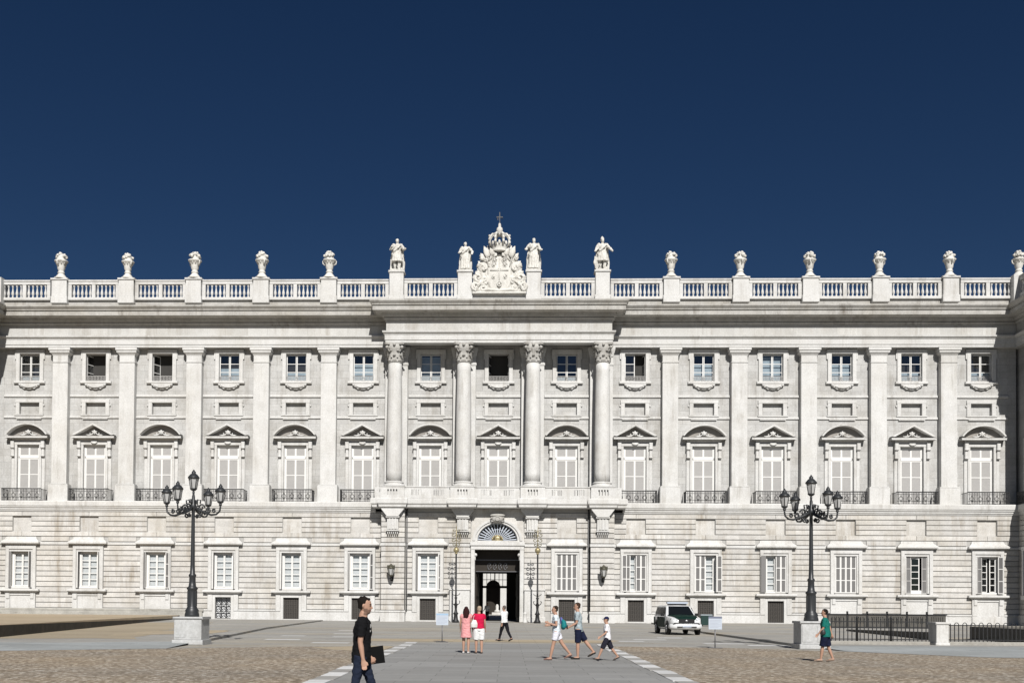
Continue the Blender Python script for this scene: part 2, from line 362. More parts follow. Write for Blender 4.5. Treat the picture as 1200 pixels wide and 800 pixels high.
# ------------------------------------------------------------------ palace
palace = tag(empty('palace'), 'pale limestone palace front with pilasters, portico columns and roof balustrade', 'palace')
YW, YP, YG = .3, -.35, -.9          # upper wall, pilaster face, ground-floor face
XL, XR, YWING = -47.6, 47.7, -7.2  # inner corners of the projecting corner pavilions
bays = list(range(-7, 8))
# upper wall with openings
hs = []
for i in bays:
    x = i * BAY
    hs += [(x - .96, x + .96, 22.61, 25.17), (x - .95, x + .95, 19.42, 20.54, .28), (x - 1.06, x + 1.06, 11.12, 16.48)]
MB().holes(XL - .3, XR + .3, 10.4, 26.2, YW, .55, hs, 0).build('upper_wall', 'wall', palace)
# mass behind
body = MB().box(-60, -2.35, 1.25, 14, .02, 29); body.box(2.35, 60, 1.25, 14, .02, 29); body.box(-2.36, 2.36, 1.26, 14.01, 6.9, 28.99)
body.build('building_core', 'room', palace)
# string courses per bay
sc = MB().box(-2.47, 2.47, YW - .12, YW + .05, 21.08, 21.32, 0, .03).mesh('string_course', 'lime')
sc2 = MB().box(-2.47, 2.47, YW - .12, YW + .05, 19.06, 19.28, 0, .03).mesh('string_course', 'lime')
for i in bays:
    w = 2.1 if abs(i) <= 1 else 2.47
    for me in (sc, sc2):
        o = link('string_course', me, palace, (i * BAY, 0, 0)); o.scale.x = w / 2.47
# ---- attic window, sunk panel, main window prototypes
def casement(w, h, cols=1, rows=3, t=.05, fr=.07, bar=.028):
    m = MB(); m.holes(0, w, 0, h, 0, t, [(fr + (w - 2 * fr) * c / cols + (bar if c else 0), fr + (w - 2 * fr) * (c + 1) / cols - (bar if c < cols - 1 else 0),
                                          fr + (h - 2 * fr) * r / rows + (bar if r else 0), fr + (h - 2 * fr) * (r + 1) / rows - (bar if r < rows - 1 else 0)) for c in range(cols) for r in range(rows)])
    m.holes(0, w, 0, h, t, 0, [(fr, w - fr, fr, h - fr)])
    m.box(0, w, .001, t - .001, 0, fr * .3); m.box(0, fr * .3, .001, t - .001, 0, h); m.box(w - fr * .3, w, .001, t - .001, 0, h)
    m.add([(fr, t * .5, fr), (w - fr, t * .5, fr), (w - fr, t * .5, h - fr), (fr, t * .5, h - fr)], [(0, 1, 2, 3)], 1)
    return m
cas_attic = casement(.93, 2.5, 1, 3).mesh('casement', ['whitep', 'glass'])
att_sur = MB()
for sgn in (-1, 1):
    att_sur.box(sgn * .962, sgn * 1.33, YW - .16, YW + .06, 22.4, 25.45, 0, .03); att_sur.box(sgn * 1.331, sgn * 1.44, YW - .14, YW + .05, 24.7, 25.44)
att_sur.box(-1.42, 1.42, YW - .18, YW + .06, 25.2, 25.62, 0, .04)
att_sur.box(-1.5, 1.5, YW - .24, YW + .06, 22.36, 22.6, 0, .05)
att_sur = att_sur.mesh('surround', 'lime')
ap = MB()
pts = [(-1.02, 22.36)] + [(x_, z_) for x_, z_ in ((-1.0, 22.2), (-.8, 22.08), (-.62, 21.98), (-.5, 21.86), (-.3, 21.9), (-.12, 21.82), (.12, 21.82), (.3, 21.9), (.5, 21.86), (.62, 21.98), (.8, 22.08), (1.0, 22.2))] + [(1.02, 22.36)]
ap.prism(pts, YW - .2, YW + .05); ap.tube([(-.7, YW - .22, 22.14), (-.35, YW - .26, 22.02), (0, YW - .28, 21.98), (.35, YW - .26, 22.02), (.7, YW - .22, 22.14)], .06, 6)
for sgn in (-1, 1): ap.ball((sgn * .88, YW - .2, 22.24), .12, 8)
ap = ap.mesh('apron', 'lime')
gu = MB()
for k in range(14): gu.box(-.9 + k * .138, -.875 + k * .138, YW + .02, YW + .045, 22.62, 23.1)
gu.box(-.94, .94, YW + .015, YW + .05, 23.08, 23.12); gu.box(-.94, .94, YW + .015, YW + .05, 22.7, 22.73)
for k in range(6): gu.tube([(-.75 + k * .3 + .1 * math.cos(a), YW + .03, 22.9 + .1 * math.sin(a)) for a in [j * .9 for j in range(8)]], .018, 4)
gu = gu.mesh('window_guard', 'louver')
pan_sur = MB()
for sgn in (-1, 1): pan_sur.box(sgn * .955, sgn * 1.33, YW - .11, YW + .05, 19.42, 20.84, 0, .03)
pan_sur.box(-1.36, 1.36, YW - .13, YW + .05, 20.545, 20.85, 0, .03); pan_sur.box(-1.4, 1.4, YW - .2, YW + .05, 19.28, 19.415, 0, .04); pan_sur.box(-1.2, 1.2, YW - .16, YW + .05, 18.98, 19.055)
for sgn in (-1, 1): pan_sur.ball((sgn * 1.4, YW - .05, 20.3), (.08, .08, .12), 6)
pan_sur = pan_sur.mesh('sunk_panel', 'lime')
# main window
mw_sur = MB()
for sgn in (-1, 1):
    mw_sur.box(sgn * 1.062, sgn * 1.3, YW - .2, YW + .06, 11.1, 16.8, 0, .03); mw_sur.box(sgn * 1.301, sgn * 1.62, YW - .12, YW + .06, 11.1, 16.7, 0, .03)
mw_sur.box(-1.63, 1.63, YW - .22, YW + .06, 16.5, 16.84, 0, .03)
mw_sur = mw_sur.mesh('surround', 'lime')
con = MB()                            # scroll console
con.box(-.17, .17, YW - .42, YW - .13, 16.2, 16.82, 0, .05); con.box(-.14, .14, YW - .30, YW - .13, 15.45, 16.2, 0, .05)
con.tube([(-.18, YW - .33, 16.25), (.18, YW - .33, 16.25)], .12, 8); con.tube([(-.16, YW - .26, 15.45), (.16, YW - .26, 15.45)], .1, 8)
con = con.mesh('console', 'lime')
def pediment(arch):
    m = MB(); h0, hw, top = 17.32, 2.02, 18.52
    m.sweep([(-hw + .62, YW), (-hw + .62, YW - .03), (hw - .62, YW - .03), (hw - .62, YW)], [(-.2, 16.86), (.10, 16.86), (.14, 16.98), (.2, 17.02), (.2, 17.08), (.60, 17.14), (.60, 17.10), (.64, 17.10), (.64, 17.24), (.68, 17.30), (-.2, 17.34)])
    n = 20
    if arch:
        R_ = (hw * hw + 1.05 ** 2) / (2 * 1.05); cz = top - R_
        a0 = math.asin((hw) / R_)
        out = [(R_ * math.sin(-a0 + 2 * a0 * k / n), cz + R_ * math.cos(-a0 + 2 * a0 * k / n)) for k in range(n + 1)]
        r2 = R_ - .14; inn = [(r2 * math.sin((-a0 + 2 * a0 * k / n) * .985), cz + r2 * math.cos((-a0 + 2 * a0 * k / n) * .985)) for k in range(n + 1)]
    else:
        out = [(-hw, h0 + .1), (0, top), (hw, h0 + .1)]; inn = [(-hw + .28, h0 + .06), (0, top - .19), (hw - .28, h0 + .06)]
    m.ring(out, inn, YW - .70, YW - .02)
    pass
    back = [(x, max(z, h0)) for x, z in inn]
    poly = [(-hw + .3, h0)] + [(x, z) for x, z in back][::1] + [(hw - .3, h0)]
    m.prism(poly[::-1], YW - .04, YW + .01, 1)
    return m.mesh('pediment', ['lime', 'tymp_shade'])
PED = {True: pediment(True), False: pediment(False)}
orn = MB()
for sgn in (-1, 1):
    orn.tube([(sgn * (.12 + .28 * t_ / 10 + .1 * math.cos(t_ * .8)), YW - .2, 17.55 + .12 * math.sin(t_ * .8) + .18 * (1 - t_ / 10)) for t_ in range(11)], [.07 - .004 * t_ for t_ in range(11)], 6)
    orn.tube([(sgn * .3, YW - .18, 17.48), (sgn * .6, YW - .17, 17.44), (sgn * .85, YW - .16, 17.5)], [.08, .07, .03], 6)
orn.ball((0, YW - .2, 17.72), (.14, .12, .24), 8)
orn = orn.mesh('tympanum_ornament', 'lime')
msh = MB()                            # closed louvred leaf pair with transom lights
def leaf(m, x0, x1, z0, z1, y, rows, fr=.07, lm=1, slat=.085):
    zz = [z0 + (z1 - z0) * r for r in rows]
    op = [(x0 + fr, x1 - fr, zz[k] + fr, zz[k + 1] - (fr if k == len(zz) - 2 else .0)) for k in range(len(zz) - 1)]
    m.holes(x0, x1, z0, z1, y, .05, op)
    m.add([(x0, y + .05, z0), (x1, y + .05, z0), (x1, y + .05, z1), (x0, y + .05, z1)], [(0, 1, 2, 3)], lm)
    for a, b, c, d in op:
        n_ = max(3, int((d - c) / slat))
        for k in range(n_):
            zc = c + (d - c) * (k + .5) / n_; hh = (d - c) / n_ * .42
            m.add([(a, y + .012, zc - hh), (b, y + .012, zc - hh), (b, y + .046, zc + hh), (a, y + .046, zc + hh)], [(0, 1, 2, 3)], lm)
msh.box(-1.06, 1.06, YW + .1, YW + .2, 15.22, 15.48, 0, .03)
msh.box(-1.06, 1.06, YW + .1, YW + .2, 16.32, 16.48)
for sgn in (-1, 1):
    msh.box(sgn * 1.06, sgn * .93, YW + .1, YW + .2, 11.12, 16.319)
    a, b = (.0, .93) if sgn > 0 else (-.93, 0)
    leaf(msh, a + .002, b, 15.485, 16.318, YW + .12, (0, 1), .08); leaf(msh, a + .002, b, 11.12, 15.215, YW + .12, (0, .3, .62, 1), .08)
msh = msh.mesh('shutter', ['whitep', 'louver'])
mkey = MB().box(-.3, .3, YW - .34, YW - .1, 16.66, 16.86, 0, .04); mkey.ball((0, YW - .3, 16.66), (.24, .1, .1), 8); mkey = mkey.mesh('keystone_ornament', 'lime')
rail_m = MB()                          # iron balcony railing
yb_, zb_, zt_ = -1.12, 11.06, 12.2
def railing(m, x0, x1, y, z0, z1, side):
    n = int((x1 - x0) / .145)
    for k in range(n + 1):
        x = x0 + (x1 - x0) * k / n; m.box(x - .016, x + .016, y - .016, y + .016, z0, z1)
    for z in (z0 + .06, z1 - .04, z1 - .22, z0 + .3): m.box(x0, x1, y - .022, y + .022, z - .02, z + .02)
    for k in range(5):
        cx = x0 + (x1 - x0) * (k + .5) / 5; cz = z0 + .52
        m.tube([(cx + .2 * math.cos(a), y - .01, cz + .16 * math.sin(a)) for a in [j * math.pi / 5 for j in range(11)]], .022, 4)
        m.tube([(cx + .08 * math.cos(a), y - .01, cz + .3 * math.sin(a)) for a in [j * math.pi / 5 for j in range(11)]], .022, 4)
    if side:
        for x in (x0, x1):
            for k in range(1, 6): m.box(x - .016, x + .016, y + side * k / 6 - .016, y + side * k / 6 + .016, z0, z1)
            for z in (z0 + .06, z1 - .04): m.box(x - .02, x + .02, y, y + side, z - .02, z + .02)
railing(rail_m, -1.87, 1.87, yb_, zb_, zt_, 1.3)
rail_m.box(-1.89, 1.89, yb_ - .035, yb_ + .035, zt_ - .02, zt_ + .035)
rail_m = rail_m.mesh('balcony_railing', 'iron')
cur_m = MB().add([(-.93, 0, 0), (.93, 0, 0), (.93, 0, 1), (-.93, 0, 1)], [(0, 1, 2, 3)]).mesh('curtain', 'curtain2')
open_leaf = {-6: (70, 0), -5: (62, 0), 0: (75, 0), 2: (0, 80)}
for i in bays:
    x = i * BAY
    w = empty('attic_window', (x, 0, 0), 0, palace)
    link('surround', att_sur, w); link('apron', ap, w); link('window_guard', gu, w)
    l1 = link('casement', cas_attic, w, (-.95, YW + .16, 22.64)); l2 = link('casement', cas_attic, w, (.02, YW + .16, 22.64))
    if i in open_leaf:
        a, b = open_leaf[i]
        l1.rotation_euler.z = rad(a)
        if b: l2.location = (.95, YW + .16, 22.64); l2.rotation_euler.z = rad(180 - b)
        elif a: l2.location = (.95, YW + .2, 22.64); l2.rotation_euler.z = rad(180 - 84)
    else:
        hgt = random.choice([.9, 1.3, 1.7, 2.4]) if i not in (-7, 1) else .5
        c_ = link('curtain', cur_m, w, (0, YW + .5, 22.62)); c_.scale.z = hgt
    p_ = link('sunk_panel', pan_sur, palace, (x, 0, 0))
    w = empty('balcony_window', (x, 0, 0), 0, palace)
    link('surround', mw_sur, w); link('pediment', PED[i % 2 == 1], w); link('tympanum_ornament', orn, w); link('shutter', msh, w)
    for sgn in (-1, 1): link('console', con, w, (sgn * 1.46, 0, 0))
    if i % 2 == 0: link('keystone_ornament', mkey, w)
    if abs(i) > 1: link('railing', rail_m, w)

# ---- pilasters
def pil_mesh(hw=.73, back=YW):
    sh = MB().box(-hw, hw, YP, back, 12.74, 24.24, 0, .02)
    pl = MB().box(-.95, .95, YP - .22, back, 11.08, 12.62, 0, .04); pl.box(-.9, .9, YP - .16, back, 12.62, 12.73, 0, .04)
    cp = MB().box(-hw - .05, hw + .05, YP - .06, back, 24.24, 24.33, 0, .03); cp.box(-hw + .01, hw - .01, YP + .004, back, 24.33, 24.93)
    cp.sweep([(-hw, back), (-hw, YP), (hw, YP), (hw, back)], [(-.1, 24.93), (.02, 24.93), (.06, 25.02), (.20, 25.16), (.22, 25.2), (.22, 25.34), (.30, 25.38), (.30, 25.62), (.33, 25.66), (-.1, 25.67)])
    return sh.mesh('shaft', 'lime'), pl.mesh('plinth', 'lime'), cp.mesh('capital', 'lime')
PSH, PPL, PCP = pil_mesh()
for i in (-6.5, -5.5, -4.5, -3.5, -2.5, 2.5, 3.5, 4.5, 5.5, 6.5):
    p_ = empty('pilaster', (i * BAY, 0, 0), 0, palace)
    link('shaft', PSH, p_); link('plinth', PPL, p_); link('capital', PCP, p_)

# ---- portico columns
YC = -1.5
colm = MB(); prof = []
for k in range(15):
    t_ = k / 14; r = .715 - .095 * max(0, (t_ - .3) / .7) ** 1.6; prof.append((r, 12.92 + t_ * (23.92 - 12.92)))
colm.lathe(prof, (0, YC), 32)
COLS = colm.mesh('shaft', 'lime')
cb = MB().lathe([(.98, 12.38), (.98, 12.42), (1.0, 12.46), (1.02, 12.52), (.98, 12.62), (.86, 12.66), (.84, 12.74), (.9, 12.78), (.9, 12.84), (.76, 12.92)], (0, YC), 32)
COLB = cb.mesh('base', 'lime')
cc = MB().lathe([(.66, 23.88), (.70, 23.94), (.66, 24.0), (.64, 24.05), (.62, 24.7), (.68, 25.1), (.85, 25.5)], (0, YC), 24)
for row, (z0, h, n, off, ro) in enumerate(((24.02, .62, 8, 0, .68), (24.3, .82, 8, .5, .68))):
    for k in range(n):
        a = 2 * math.pi * (k + off) / n; ca, sa = math.cos(a), math.sin(a)
        vs = []
        for j in range(6):
            t_ = j / 5; r = ro + .02 + .20 * max(0, t_ - .5) ** 1.5 * 3.2; z = z0 + h * (t_ if t_ < .85 else .85 - (t_ - .85) * .9)
            wd = .22 * (1 - .55 * t_ ** 2)
            for s_ in (-1, 0, 1):
                rr = r + (.05 if s_ == 0 else 0); vs.append((rr * ca - s_ * wd * sa, YC + rr * sa + s_ * wd * ca, z))
        cc.add(vs, [(j * 3 + s_, j * 3 + s_ + 1, j * 3 + s_ + 4, j * 3 + s_ + 3) for j in range(5) for s_ in (0, 1)])
for k in range(4):
    a = math.pi / 4 + k * math.pi / 2; ca, sa = math.cos(a), math.sin(a)
    cc.tube([((.66 + .36 * min(1, t_ / 5) - .13 * (1 - math.cos(max(0, t_ - 4) * .9))) * ca, YC + (.66 + .36 * min(1, t_ / 5) - .13 * (1 - math.cos(max(0, t_ - 4) * .9))) * sa, 24.85 + .45 * min(1, t_ / 5) - .13 * math.sin(max(0, t_ - 4) * .9)) for t_ in range(11)], [.06] * 5 + [.085] * 6, 6)
    cc.ball((.98 * ca, YC + .98 * sa, 25.25), .15, 8)
for k in range(4):
    a = k * math.pi / 2; cc.ball((.80 * math.cos(a), YC + .80 * math.sin(a), 25.48), (.16, .16, .15), 8)
abp = []
for k in range(4):
    a = math.pi / 4 + k * math.pi / 2
    for d_ in (-.09, .09): abp.append((1.16 * math.cos(a + d_), 1.16 * math.sin(a + d_)))
    for t_ in (.25, .5, .75):
        b0, b1 = a, a + math.pi / 2; mx, my = (1 - t_) * math.cos(b0) + t_ * math.cos(b1), (1 - t_) * math.sin(b0) + t_ * math.sin(b1)
        q = 1.13 - .14 * math.sin(math.pi * t_); abp.append((mx * q, my * q))
n = len(abp); cc.add([(x, YC + y, 25.5) for x, y in abp] + [(x * 1.02, YC + y * 1.02, 25.68) for x, y in abp], [tuple(range(n - 1, -1, -1)), tuple(range(n, 2 * n))] + [(k, (k + 1) % n, n + (k + 1) % n, n + k) for k in range(n)])
COLC = cc.mesh('capital', 'corn')
cped = MB().holes(-1.12, 1.12, 11.28, 12.3, -2.86, .12, [(-.53 + .26 * k, -.40 + .26 * k, 11.62, 12.02, .12) for k in range(4)] if 0 else [(-.46 + .26 * k, -.33 + .26 * k, 11.56, 12.08, .2) for k in range(4)])
cped.box(-1.12, 1.12, -2.855, YC + 1.0, 11.28, 11.3); cped.add([(s_ * 1.12, y, z) for s_ in (-1, 1) for y, z in ((-2.86, 11.28), (-.36, 11.28), (-.36, 12.3), (-2.86, 12.3))], [(3, 2, 1, 0), (4, 5, 6, 7)])
cped.box(-1.16, 1.16, -2.92, -.355, 12.3, 12.39, 0, .03)
CPED = cped.mesh('pedestal', 'lime')
for i in (-1.5, -.5, .5, 1.5):
    c_ = empty('portico_column', (i * BAY, 0, 0), 0, palace)
    for nm, me in (('shaft', COLS), ('base', COLB), ('capital', COLC), ('pedestal', CPED)): link(nm, me, c_)
    bp_ = MB().box(-1.06, 1.06, YP, YW, 12.4, 24.2, 0, .02); bp_.box(-1.12, 1.12, YP - .06, YW, 24.0, 24.2); bp_.box(-1.16, 1.16, YP - .1, YW, 12.3, 12.5)
    bp_.sweep([(-1.06, YW), (-1.06, YP), (1.06, YP), (1.06, YW)], [(-.1, 24.2), (.0, 24.21), (.02, 24.8), (.16, 25.3), (.2, 25.5), (.2, 25.66), (-.1, 25.67)])
    bp_.build('rear_pilaster', 'lime', c_)

# ---- entablature, swept round the portico projection and into the corner pavilions
def ent_path(y, proj, hw): return [(XL, YWING), (XL, y), (-hw, y), (-hw, y - proj), (hw, y - proj), (hw, y), (XR, y), (XR, YWING)]
EP = ent_path(YP, 1.7, 10.42)
MB().sweep(EP, [(-.9, 25.68), (.04, 25.68), (.04, 25.92), (.10, 25.94), (.10, 26.42), (.15, 26.44), (.15, 26.5), (.30, 26.60), (.32, 26.74), (.0, 26.78), (-.9, 26.79)]).build('architrave', 'lime', palace)
MB().sweep(EP, [(-.9, 26.79), (-.02, 26.79), (-.02, 27.7), (-.9, 27.71)]).build('frieze', 'friez', palace)
MB().sweep(EP, [(-.9, 27.71), (.06, 27.71), (.06, 27.80), (.16, 27.84), (.2, 27.94), (.12, 27.98), (.12, 28.04), (.34, 28.08), (.36, 28.2), (.40, 28.24), (.40, 28.34), (1.04, 28.46), (1.04, 28.42), (1.12, 28.42), (1.12, 28.78), (1.04, 28.80), (1.04, 28.88), (1.18, 28.90), (1.18, 28.98), (1.24, 29.04), (1.38, 29.20), (1.38, 29.26), (1.30, 29.28), (1.30, 29.36), (-.9, 29.46)]).build('cornice', 'corn', palace)
MB().sweep(ent_path(YP, .25, 10.2), [(-1.0, 29.40), (.10, 29.40), (.10, 30.12), (-1.0, 30.13)]).build('blocking_course', 'corn', palace)

# ---- roof balustrade: rails, dies, balusters and pedestals, one per bay
BY0, BY1 = YP - .32, YP + .12
bal_prof = [(.12, 30.36), (.12, 30.42), (.07, 30.48), (.065, 30.54), (.135, 30.7), (.135, 30.8), (.075, 31.08), (.055, 31.34), (.09, 31.4), (.11, 31.48), (.11, 31.58)]
BALU = MB().lathe(bal_prof, (0, 0), 10).mesh('baluster', 'lime')
def balustrade(x, y, half, parent, rz=0, nb=5):
    b = empty('balustrade', (x, y, 0), rz, parent)
    MB().box(-half, half, -.2, .2, 31.58, 31.86, 0, .03).box(-half, half, -.26, .26, 31.86, 32.02, 0, .03).build('top_rail', 'lime', b)
    MB().box(-half, half, -.23, .23, 30.10, 30.36, 0, .03).build('bottom_rail', 'lime', b)
    for c_, w_ in ((-half + .16, .16), (0, .17), (half - .16, .16)): MB().box(c_ - w_, c_ + w_, -.17, .17, 30.36, 31.58).build('die', 'lime', b)
    inner = half - .32 - .17
    for sgn in (-1, 1):
        for k in range(nb):
            link('baluster', BALU, b, (sgn * (.17 + inner * (k + .5) / nb), 0, 0))
def roof_pedestal(h, hw):
    return MB().box(-hw, hw, -.5, .5, 29.75, 30.4, 0, .03).box(-hw + .06, hw - .06, -.44, .44, 30.4, h - .2, 0, .02).box(-hw - .04, hw + .04, -.54, .54, h - .2, h, 0, .05)
PEDU = roof_pedestal(32.14, .78).mesh('roof_pedestal', 'lime'); PEDS = roof_pedestal(32.72, .72).mesh('roof_pedestal', 'lime')
YBAL = YP - .1
for i in bays:
    half = 2.43 if abs(i) > 1 else 2.5
    if abs(i) == 7:
        c_ = i * BAY + (-.25 if i < 0 else .25)
        half = 2.5
    else: c_ = i * BAY
    if i != 0: balustrade(c_, YBAL - (.2 if abs(i) <= 1 else 0), half, palace, 0, 5)
for i in (-6.5, -5.5, -4.5, -3.5, -2.5, 2.5, 3.5, 4.5, 5.5, 6.5): link('roof_pedestal', PEDU, palace, (i * BAY, YBAL, 0))
for i in (-1.5, -.5, .5, 1.5): link('roof_pedestal', PEDS, palace, (i * BAY, YBAL - .2, 0))
MB().box(-2.5, 2.5, YBAL - .5, YBAL + .4, 30.1, 30.45).build('crest_plinth', 'lime', palace)

# ---- belt slab and portico balcony
SP = [(XL, YWING), (XL, YG), (-11.55, YG), (-11.55, YG - 1.62), (11.75, YG - 1.62), (11.75, YG), (XR, YG), (XR, YWING)]
MB().sweep([SP[0], SP[1], (SP[2][0] + .2, YG)], [(-1.2, 10.08), (.06, 10.08), (.1, 10.2), (.16, 10.24), (.18, 10.4), (.26, 10.44), (.28, 10.54), (.34, 10.6), (.34, 10.98), (.30, 11.06), (-1.3, 11.07)]).build('belt_course', 'lime', palace)
MB().sweep([(SP[5][0] - .2, YG), SP[6], SP[7]], [(-1.2, 10.08), (.06, 10.08), (.1, 10.2), (.16, 10.24), (.18, 10.4), (.26, 10.44), (.28, 10.54), (.34, 10.6), (.34, 10.98), (.30, 11.06), (-1.3, 11.07)]).build('belt_course', 'lime', palace)
bc = [(-11.5, YG), (-11.5, -2.5)]
for i in (-1.5, -.5, .5, 1.5): bc += [(i * BAY - 1.25, -2.5), (i * BAY - 1.25, -2.84), (i * BAY + 1.25, -2.84), (i * BAY + 1.25, -2.5)]
bc += [(11.7, -2.5), (11.7, YG)]
MB().sweep(bc, [(-.8, 10.44), (-.06, 10.44), (.0, 10.5), (.02, 10.68), (.1, 10.76), (.14, 10.82), (.14, 11.22), (.1, 11.28), (-.8, 11.285)]).build('balcony_slab', 'lime', palace)
MB().box(-11.3, 11.5, -2.2, .28, 10.46, 11.27).build('balcony_floor', 'corn', palace)
for i in (-1, 0, 1):
    x = i * BAY; xs_ = [x + s_ * 1.02 + .2 * (k - 2) for s_ in (-1, 1) for k in range(5)]
    MB().holes(x - 2.08, x + 2.08, 11.28, 12.26, -2.62, .18, [(q - .065, q + .065, 11.56, 12.08) for q in xs_]).add([(x - 2.08, -2.44, 11.28), (x + 2.08, -2.44, 11.28), (x + 2.08, -2.44, 11.3), (x - 2.08, -2.44, 11.3)], [(0, 1, 2, 3)]).box(x - 2.08, x + 2.08, -2.68, -2.4, 12.26, 12.38, 0, .03).build('balcony_parapet', 'lime', palace)
for sgn in (-1, 1): MB().box(sgn * 10.72, sgn * 11.3, -2.4, -2.1, 11.28, 12.3, 0, .03).build('balcony_parapet', 'lime', palace)

# ---- ground floor: backing wall, stone courses, windows
gh = []
for i in bays:
    if i == 0: continue
    x = i * BAY
    gh += [(x - .95, x + .95, 2.9, 6.3), (x - .88, x + .88, 8.2, 9.62, .2)]
    if abs(i) <= 4: gh.append((x - .73, x + .73, .14, 2.12))
gwall = empty('ground_storey', (0, 0, 0), 0, palace)
YB = YG + .09
MB().holes(XL - .2, -8.45, .0, 10.2, YB, .7, [h for h in gh if h[1] < -8.45]).build('backing_wall', 'groove', gwall)
MB().holes(8.45, XR + .2, .0, 10.2, YB, .7, [h for h in gh if h[0] > 8.45]).build('backing_wall', 'groove', gwall)
YGC = -1.45                            # portico ground wall
MB().holes(-8.5, 8.5, 0, 10.46, YGC + .09, 1.3, [h for h in gh if -8.45 < h[0] < 8.45] + [(-2.07, 2.07, .0, 6.66), (-1.84, 1.84, 7.5, 9.2)]).build('backing_wall', 'groove', gwall)
course_cache = {}
def course(x0, x1, z0, z1, y, dep=.16):
    w, h = x1 - x0, z1 - z0
    k = (round(w, 2), round(h, 2))
    if k not in course_cache: course_cache[k] = MB().box(-w / 2, w / 2, -.16, 0, -h / 2 + .028, h / 2 - .028, 0, .022).mesh('stone_course', 'course')
    o = link('stone_course', course_cache[k], gwall, ((x0 + x1) / 2, y + .16 - .003 + random.uniform(-.006, .006), (z0 + z1) / 2))
lower = [1.04 + k * (6.92 - 1.04) / 12 for k in range(13)]
upper = [7.24, 7.72, 8.2, 8.675, 9.15, 9.62, 10.09]
segs = []
for i in (-7, -6, -5, -4, -3, -2): segs.append((i * BAY - BAY + 1.45 if i > -7 else XL, i * BAY - 1.45))
segs.append((-2 * BAY + 1.45, -10.68)); segs.append((10.68, 2 * BAY - 1.45))
for i in (3, 4, 5, 6, 7): segs.append((i * BAY - BAY + 1.45, i * BAY - 1.45))
segs.append((7 * BAY + 1.45, XR))
for a, b in segs:
    for k in range(12): course(a, b, lower[k], lower[k + 1], YG)
    # above the string course: between the sunk panels
    a2 = a - .55 if a > XL + .1 and abs(a) > 10.7 else a; b2 = b + .55 if b < XR - .1 and abs(b) > 10.7 else b
    for k in range(6):
        a3, b3 = (a2, b2) if 2 <= k <= 4 else ((a - 1.44 if a2 != a else a) if k > 1 else (a + .42 if a2 != a else a), (b + 1.44 if b2 != b else b) if k > 1 else (b - .42 if b2 != b else b))
        if k == 1: a3, b3 = (a - 1.44 if a2 != a else a), (b + 1.44 if b2 != b else b)
        course(a3, b3, upper[k], upper[k + 1], YG)
    MB().box(a + .002, b - .002, YG - .08, YG + .1, 6.94, 7.2, 0, .03).build('string_course', 'lime', gwall)
    MB().box(a + .003, b - .003, YG - .12, YG + .1, .84, 1.02, 0, .03).box(a + .003, b - .003, YG - .06, YG + .1, 0, .84, 0, .02).build('plinth', 'lime', gwall)
gp = MB().box(-.88, .88, -.02, 0, 8.2, 9.62).mesh('sunk_panel', 'course')
for i in bays:
    if i: link('sunk_panel', gp, gwall, (i * BAY, (YGC if abs(i) == 1 else YG) + .24, 0))
# portico wall courses, between piers, windows and portal
for sgn in (-1, 1):
    for a, b in ((6.4 + 1.45, 8.47), (4.35, 6.4 - 1.45), (2.47, 4.35)):
        for k in range(12):
            if b == 4.35 and lower[k] < 3.0: continue
            course(*sorted((sgn * a, sgn * b)), lower[k], lower[k + 1], YGC)
    for k in range(6):
        if 2 <= k <= 4: ss = ((7.3, 8.47), (2.47, 5.5))
        elif k == 0: ss = ((8.27, 8.47), (2.47, 4.5))
        else: ss = ((2.47, 8.47),)
        for a, b in ss: course(*sorted((sgn * a, sgn * b)), upper[k], upper[k + 1], YGC)
    for a, b in ((8.3, 8.46), (2.47, 4.5)): MB().box(*sorted((sgn * a, sgn * b)), YGC - .08, YGC + .1, 6.94, 7.2, 0, .03).build('string_course', 'lime', gwall)
    MB().box(*sorted((sgn * 7.86, sgn * 8.46)), YGC - .1, YGC + .1, 0, 1.02, 0, .03).build('plinth', 'lime', gwall)
    # projecting pier below the outer columns
    pier = empty('portico_pier', (sgn * 9.6, 0, 0), 0, palace); PYF = -2.15
    MB().box(-1.05, 1.05, PYF + .1, .2, 0, 10.44).build('pier_core', 'groove', pier)
    for k in range(12):
        MB().box(-1.08, 1.08, PYF, PYF + .4, lower[k] + .028, lower[k + 1] - .028, 0, .022).build('stone_course', 'course', pier)
    for k in range(6): MB().box(-1.08, 1.08, PYF, PYF + .4, upper[k] + .028, upper[k + 1] - .028, 0, .022).build('stone_course', 'course', pier)
    MB().box(-1.14, 1.14, PYF - .08, PYF + .3, 6.94, 7.2, 0, .03).build('string_course', 'lime', pier)
    MB().box(-1.2, 1.2, PYF - .12, .1, .84, 1.02, 0, .03).box(-1.14, 1.14, PYF - .06, .1, 0, .84).build('plinth', 'lime', pier)
    MB().tube([(sgn * 8.36, YGC - .1, 10.4), (sgn * 8.36, YGC - .1, .9), ], .055, 8).build('drain_pipe', 'pipe', palace)
    MB().box(sgn * 4.36, sgn * 2.5, YGC - .42, YGC + .05, 0, 2.9, 0, .03).box(sgn * 4.42, sgn * 2.46, YGC - .5, YGC + .05, 2.9, 3.04, 0, .04).box(sgn * 4.45, sgn * 2.46, YGC - .48, YGC + .05, 0.0, .5, 0, .03).build('portal_dado', 'lime', palace)
